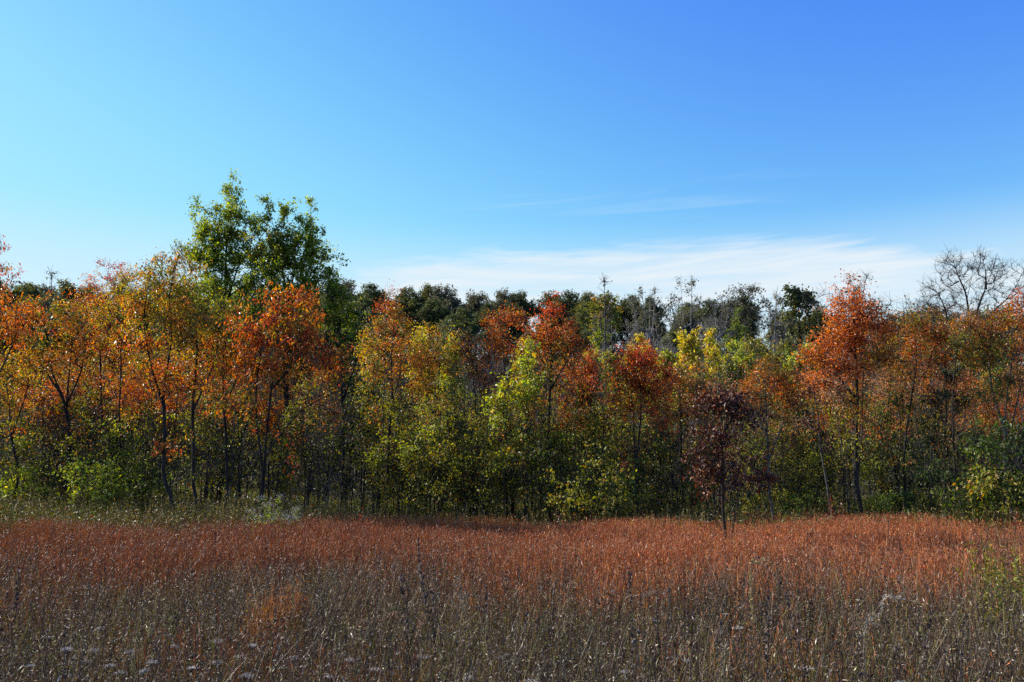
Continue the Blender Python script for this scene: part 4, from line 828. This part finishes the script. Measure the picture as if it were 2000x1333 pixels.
# ------------------------------------------------------------------ single plants that can be told apart in the field
rp = np.random.default_rng(9)
def foot_of(px, D): x = (px - 1000) / F * D; return np.array([x, D, float(gz(x, D)) - .02])
NEARLM = [(60, 'under the left end trees'), (240, 'below the meadow'), (440, 'left of the orange tuft'), (560, 'by the orange tuft'), (700, 'right of the orange tuft'), (830, 'by the tallest dark stalk'), (1000, 'below the spear-shaped tree'), (1200, 'below the scarlet crown'),
          (1414, 'below the maroon oak'), (1560, 'right of the oak'), (1720, 'below the biggest maple'), (1930, 'at the right end')]
def near(px): return min(NEARLM, key=lambda a: abs(a[0] - px))[1]
def depthword(D): return 'nearest strip' if D < 5.6 else 'front strip' if D < 7 else 'middle strip' if D < 9 else 'red grass'

G_ST = 'dark seed stalks standing in the field'
def stalk(pts, D, r, seed, label=None, pods=26, podl=.035, colr=(.05, .035, .028), name='seed_stalk', plume=False, head=.45, group=G_ST, pc=None, podw=.35):
    rng = np.random.default_rng(seed); f = foot_of(pts[0][0], D)
    P_ = [f] + [at(x, y, D + .12 * i) for i, (x, y) in enumerate(pts[1:])]
    p = smooth_poly(P_, .04); n = len(p); p[1:] += np.cumsum(rng.normal(size=(n - 1, 3)) * .0012, 0)
    rad = r * (1 - .7 * np.linspace(0, 1, n))
    wood = MB(); tubes(wood, p[None], rad[None], 5, colr)
    hd = MB(); k0 = int(n * (1 - head)); ks = rng.integers(k0, n, pods); base = p[ks]
    d = unit(rdir(rng, pods) + np.array([0, 0, .8])); t = p[np.minimum(ks + 1, n - 1)] - p[np.maximum(ks - 1, 0)]; d = unit(d * .7 + unit(t) * .8)
    if plume:
        bl = podl * rng.uniform(.5, 1.6, pods); e = base + d * bl[:, None]
        tubes(wood, np.stack([base, (base + e) / 2 + np.array([0, 0, .006]), e], 1), np.tile([.0012, .001, .0006], (pods, 1)), 3, colr)
        m = 9; u = rng.random((pods, m, 1)); q = (base[:, None] + (e - base)[:, None] * u).reshape(-1, 3) + rng.normal(size=(pods * m, 3)) * .003
        leaves(hd, q, unit(rdir(rng, pods * m) + np.array([0, 0, .6])), rdir(rng, pods * m), .012 * np.exp(rng.normal(size=pods * m) * .4), np.full(pods * m, .006), np.array(pc or (.34, .17, .08)) * .6 * np.exp(rng.normal(size=(pods * m, 1)) * .4))
    else:
        for rot in (0, 1):
            nn = rdir(rng, pods)
            leaves(hd, base, d, nn, podl * np.exp(rng.normal(size=pods) * .35), np.full(pods, podl * podw), np.array(pc or colr) * np.exp(rng.normal(size=(pods, 1)) * .35), .2)
    root = empty(name, f); tag(root, label or f"thin dark seed stalk in the {depthword(D)} {near(pts[0][0])}", 'stalk', group)
    wood.obj('stem', M_STEM, root, True, f); hd.obj('seed_head', M_STEM, root, False, f)
stalk([(842, 1333), (842, 1250), (830, 1170), (822, 1110), (817, 1056)], 5.6, .006, 1, 'tallest dark seed stalk of the field, thick pods up its crooked upper half', 56, .04, podw=.22)
stalk([(858, 1320), (852, 1240), (848, 1190), (850, 1165)], 5.3, .005, 2, 'shorter dark stalk crowded with upright pods right beside the tallest one', 40, .04, podw=.22, head=.6)
stalk([(800, 1300), (796, 1220), (786, 1150), (783, 1128)], 6.0, .004, 3, 'dark stalk with small pods just left of the tallest one', 30, .035, podw=.3)
stalk([(1066, 1220), (1060, 1180), (1042, 1110), (1027, 1062)], 7.2, .003, 4, 'bare dark stalk leaning left before the spear-shaped tree', 8, .02)
stalk([(1588, 1333), (1560, 1250), (1528, 1140), (1490, 1095), (1478, 1077)], 5.2, .0045, 5, 'dark bent stalk with a hooked tip, right of the maroon oak', 16, .03)
stalk([(1600, 1333), (1500, 1240), (1450, 1203)], 5.0, .0035, 6, 'dark twig leaning far left across the grey herbs', 10, .02)
stalk([(1150, 1260), (1149, 1150), (1150, 1040)], 7.5, .003, 7, 'straight dark stem with tiny buds before the dull red crown', 20, .018)
stalk([(1108, 1240), (1106, 1140), (1106, 1060)], 7.8, .003, 8, 'straight dark stem right of the spear-shaped tree', 22, .018)
stalk([(700, 1290), (690, 1250), (735, 1220), (775, 1205), (802, 1208)], 5.5, .003, 9, 'russet plume arching right towards the tallest stalk', 60, .04, (.12, .07, .04), 'goldenrod_plume', True, .75, 'dry goldenrod plumes')
stalk([(812, 1320), (815, 1260), (822, 1215), (836, 1200)], 5.4, .003, 10, 'russet plume drooping against the tallest stalk', 50, .045, (.12, .07, .04), 'goldenrod_plume', True, .6, 'dry goldenrod plumes')
stalk([(1655, 1300), (1690, 1240), (1720, 1200), (1728, 1170), (1760, 1172)], 5.6, .003, 11, 'pale bent plume leaning right, below the biggest maple', 46, .04, (.3, .25, .2), 'goldenrod_plume', True, .5, 'dry goldenrod plumes', pc=(.45, .38, .3))
stalk([(1462, 1180), (1464, 1125), (1480, 1100), (1498, 1094)], 6.6, .0025, 12, 'straw-coloured plume curling over beside the hooked stalk', 50, .035, (.3, .22, .1), 'goldenrod_plume', True, .6, 'dry goldenrod plumes', pc=(.5, .38, .16))
stalk([(1615, 1333), (1640, 1270), (1670, 1230), (1680, 1205)], 5.2, .003, 13, 'russet plume leaning right among grey herbs below the biggest maple', 60, .035, (.2, .12, .07), 'goldenrod_plume', True, .8, 'dry goldenrod plumes')
for i in range(120):
    px = rp.uniform(-20, 2020); D = rp.uniform(4.6, 12) if i % 3 else rp.uniform(9, 20); h = rp.uniform(.6, 1.05)
    _, yt = px_of((px - 1000) / F * D, D, h); xt = px + rp.normal() * 10 * 8 / D
    stalk([(px, 1300), (px + (xt - px) * .3, yt + (HOR + F * 1.75 / D - yt) * .5), (xt, yt)], D, .003 + .0001 * D, 100 + i, None, int(rp.integers(10, 34)), rp.uniform(.016, .034), colr=[(.04, .028, .024), (.09, .05, .035), (.06, .045, .04)][i % 3], podw=.45)
for i in range(40):
    px = rp.uniform(-20, 2020); D = rp.uniform(4.7, 9); h = rp.uniform(.45, .75); x = px
    _, yt = px_of((px - 1000) / F * D, D, h); s_ = rp.choice([-1, 1]) * rp.uniform(20, 60) * 6 / D
    c = [(.3, .24, .19), (.2, .1, .05), (.34, .3, .1)][i % 3]
    stalk([(px, 1300), (px + s_ * .2, yt + 60), (px + s_ * .6, yt + 8), (px + s_ * 1.5, yt + 10 * rp.random())], D, .0022, 300 + i,
          f"{['pale', 'russet', 'yellowish'][i % 3]} plume arching {'left' if s_ < 0 else 'right'} in the {depthword(D)} {near(px)}", 34, .026, c, 'goldenrod_plume', True, .5, 'dry goldenrod plumes', pc=c)

# flat white seed heads of yarrow
heads = [(573, 1283, 1.1), (684, 1287, .9), (828, 1282, 1.1), (482, 1318, 1.2), (917, 1322, 1.2), (493, 1260, .7), (730, 1306, .8), (197, 1226, .7), (131, 1266, 1.), (182, 1269, 1.1), (253, 1272, .8), (297, 1292, .9), (214, 1299, 1.), (424, 1251, .9),
         (422, 1293, .9), (375, 1304, .7), (169, 1292, .7), (280, 1310, .8), (234, 1313, .8), (470, 1282, .6), (1574, 1304, 1.2), (1442, 1225, 1.1), (1418, 1199, .7), (1221, 1311, 1.), (1281, 1213, .8), (1036, 1330, 1.2), (978, 1282, .6), (895, 1131, .4), (1760, 1333, .8), (60, 1300, .8), (95, 1245, .6), (640, 1322, .7), (1340, 1290, .6), (340, 1262, .6)]
for i, (px, py, s_) in enumerate(heads):
    rng = np.random.default_rng(500 + i); h = .5 + .1 * rng.random(); D = F * (CAM_H - h) / (py - HOR) * 1.0
    top = at(px, py, D); f = np.array([top[0] + rng.normal() * .04, D + .03, float(gz(top[0], D)) - .02])
    st = MB(); p = smooth_poly([f, (f + top) / 2 + rng.normal(size=3) * .01, top - [0, 0, .04]], .05); tubes(st, p[None], np.full((1, len(p)), .0022), 4, (.14, .1, .07))
    hd = MB(); n = 26; a = rng.uniform(0, 6.28, n); rr = .032 * s_ * np.sqrt(rng.random(n)); q = top + np.stack([rr * np.cos(a) * 1.2, rr * np.sin(a), -.25 * rr + rng.normal(size=n) * .003], 1)
    tubes(st, np.stack([np.tile(top - [0, 0, .04], (n, 1)), (q + top - [0, 0, .03]) / 2, q], 1), np.tile([.0012, .001, .0008], (n, 1)), 3, (.16, .12, .09))
    m = 14; qq = np.repeat(q, m, 0) + rng.normal(size=(n * m, 3)) * [.006, .006, .0025]; dd = unit(rdir(rng, n * m) + [0, 0, .8])
    cc = np.array((.5, .45, .38)) * np.exp(rng.normal(size=(n * m, 1)) * .3)
    leaves(hd, qq, dd, rdir(rng, n * m), np.full(n * m, .0055), np.full(n * m, .0045), cc)
    root = empty('flat_flower_head', f); b = ['small', 'broad'][s_ > .85]
    tag(root, f"{b} whitish flat seed head in the {depthword(D)} {near(px)}", 'dried flower', 'dried flat-topped flowers of the front strip')
    st.obj('stem', M_STEM, root, True, f); hd.obj('flower_head', M_STEM, root, False, f)

# tufts and bushes
def bush(name, label, cat, px, D, h, wd, nst, pal, seed, lf=.05, lw=.35, per=26, group=None, top=None, droop=.1, mat=None, stemc=(.1, .08, .03), t0=.2):
    rng = np.random.default_rng(seed); f = foot_of(px, D)
    a = rng.uniform(0, 6.28, nst); r = wd * np.sqrt(rng.random(nst)); hh = h * rng.uniform(.65, 1.05, nst) * (1 - .4 * (r / wd) ** 2)
    b = f + np.stack([r * .35 * np.cos(a), r * .35 * np.sin(a), np.zeros(nst)], 1); e = f + np.stack([r * np.cos(a), r * np.sin(a), hh], 1)
    md = (b + e) / 2 + rng.normal(size=b.shape) * .02 - np.stack([r * .12 * np.cos(a), r * .12 * np.sin(a), 0 * a], 1)
    st = MB(); tubes(st, np.stack([b, md, e], 1), np.tile([.005, .004, .002], (nst, 1)), 4, stemc)
    u = t0 + (1 - t0) * rng.random((nst, per, 1)); q = ((1 - u) ** 2 * b[:, None] + 2 * u * (1 - u) * md[:, None] + u * u * e[:, None]).reshape(-1, 3); m = len(q)
    lv = MB(); leaves(lv, q, unit(rdir(rng, m) + [0, 0, .5 - droop * 3]), unit(rdir(rng, m) + [0, 0, .6]), lf * np.exp(rng.normal(size=m) * .3), np.full(m, lf * lw), pick(rng, pal, m) * np.exp(rng.normal(size=(m, 1)) * .2))
    root = empty(name, f); tag(root, label, cat, group); st.obj('stem', M_STEM, root, True, f); lv.obj('leaves', mat or M_LEAF, root, False, f)
    if top:
        fl = MB(); k = 34; q = np.repeat(e, k, 0) + rng.normal(size=(nst * k, 3)) * [.05, .05, .03]
        leaves(fl, q, unit(rdir(rng, nst * k) + [0, 0, .5]), rdir(rng, nst * k), np.full(nst * k, .022), np.full(nst * k, .014), np.array(top) * np.exp(rng.normal(size=(nst * k, 1)) * .25))
        fl.obj('flowers', M_STEM, root, False, f)
    return root
bush('flowering_bush', 'green leafy clump topped with fluffy white heads, by the many-stemmed cherry', 'bush', 538, 19.5, 1.35, .62, 46, 'green', 701, .09, .3, 30, top=(.42, .38, .32), mat=M_GREEN)
bush('flowering_bush', 'smaller white-topped clump just right of the big green one', 'bush', 588, 19.8, 1.2, .18, 9, 'green', 702, .08, .3, 30, top=(.4, .36, .3), mat=M_GREEN)
bush('grass_tuft', 'bright orange tuft of tall grass standing alone among grey herbs', 'grass tuft', 545, 7.6, .82, .3, 150, 'rust', 703, .09, .06, 6, stemc=(.42, .16, .04))
bush('grass_tuft', 'second orange tuft of grass just right of the brightest one', 'grass tuft', 592, 8.0, .85, .2, 90, 'rust', 704, .09, .06, 6, stemc=(.38, .12, .035))
bush('grass_tuft', 'orange grass tuft at the left end of the field', 'grass tuft', 22, 8.2, .82, .25, 80, 'rust', 705, .09, .06, 6, stemc=(.36, .12, .04))
bush('weed_clump', 'pale-leaved weed at the shaded edge of the red grass', 'weed', 1064, 17.5, 1.1, .2, 9, 'beige', 706, .06, .4, 22)
for i, (px, D, h, wd) in enumerate([(1905, 9.5, 1.1, .45), (1945, 9.0, 1.15, .5), (1990, 8.6, 1.1, .5), (1925, 7.6, .8, .4)]):
    bush('weed_clump', ['leafy green weed at the left edge of the right-hand weed patch', 'tallest leafy weed of the right-hand weed patch', 'leafy green weed cut by the right edge', 'lowest leafy weed in front of the right-hand weed patch'][i], 'weed', px, D, h, wd, 26, 'olive', 710 + i, .045, .45, 30, mat=M_GREEN, group='leafy weeds at the right end')
for i, (px, D, h, lab) in enumerate([(618, 19, 1.15, 'bright red sumac sprig beside the white-topped clump'), (628, 18, .95, 'low red sprig in front of the bright red sumac'), (712, 19.5, 1.1, 'red sprig below the slender forked tree, left one'), (733, 19.2, 1., 'orange-red sprig below the slender forked tree'),
                                    (875, 19.5, 1.1, 'red sprig in the black shade below the slanting yellow tree'), (1095, 21, 1.25, 'dark red sprig below the spear-shaped red crown'), (1128, 18, 1.05, 'red sprig left of the leafy green shrub foot'), (1175, 17, 1.05, 'orange-red sprig before the leafy green shrub'),
                                    (1020, 20, 1.1, 'crimson sprig at the shaded edge, left of the pale weed'), (1610, 24, 1.4, 'crimson sprig at the foot of the thin leaning grey trunk'), (1632, 23.5, 1.2, 'dull crimson sprig left of the biggest maple foot'), (1575, 14.5, 1., 'dark crimson seed plant alone in the red grass, right of the oak'),
                                    (1490, 15, .95, 'dark crimson sprig in the red grass near the oak'), (1960, 20, 1.3, 'crimson sprig under the leaning pale trunks'), (1990, 19, 1.2, 'crimson sprig at the right end of the red grass'), (900, 14, 1., 'dark red sprig in mid red grass below the low orange crown')]):
    bush('red_sprig', lab, 'sprig', px, D, h, .16, 7, 'crimson' if 'dark' not in lab else 'maroon', 730 + i, .065, .4, 12, group='red sumac sprigs at the wood edge', t0=.45)
print('plants', round(time.time() - T0, 1))
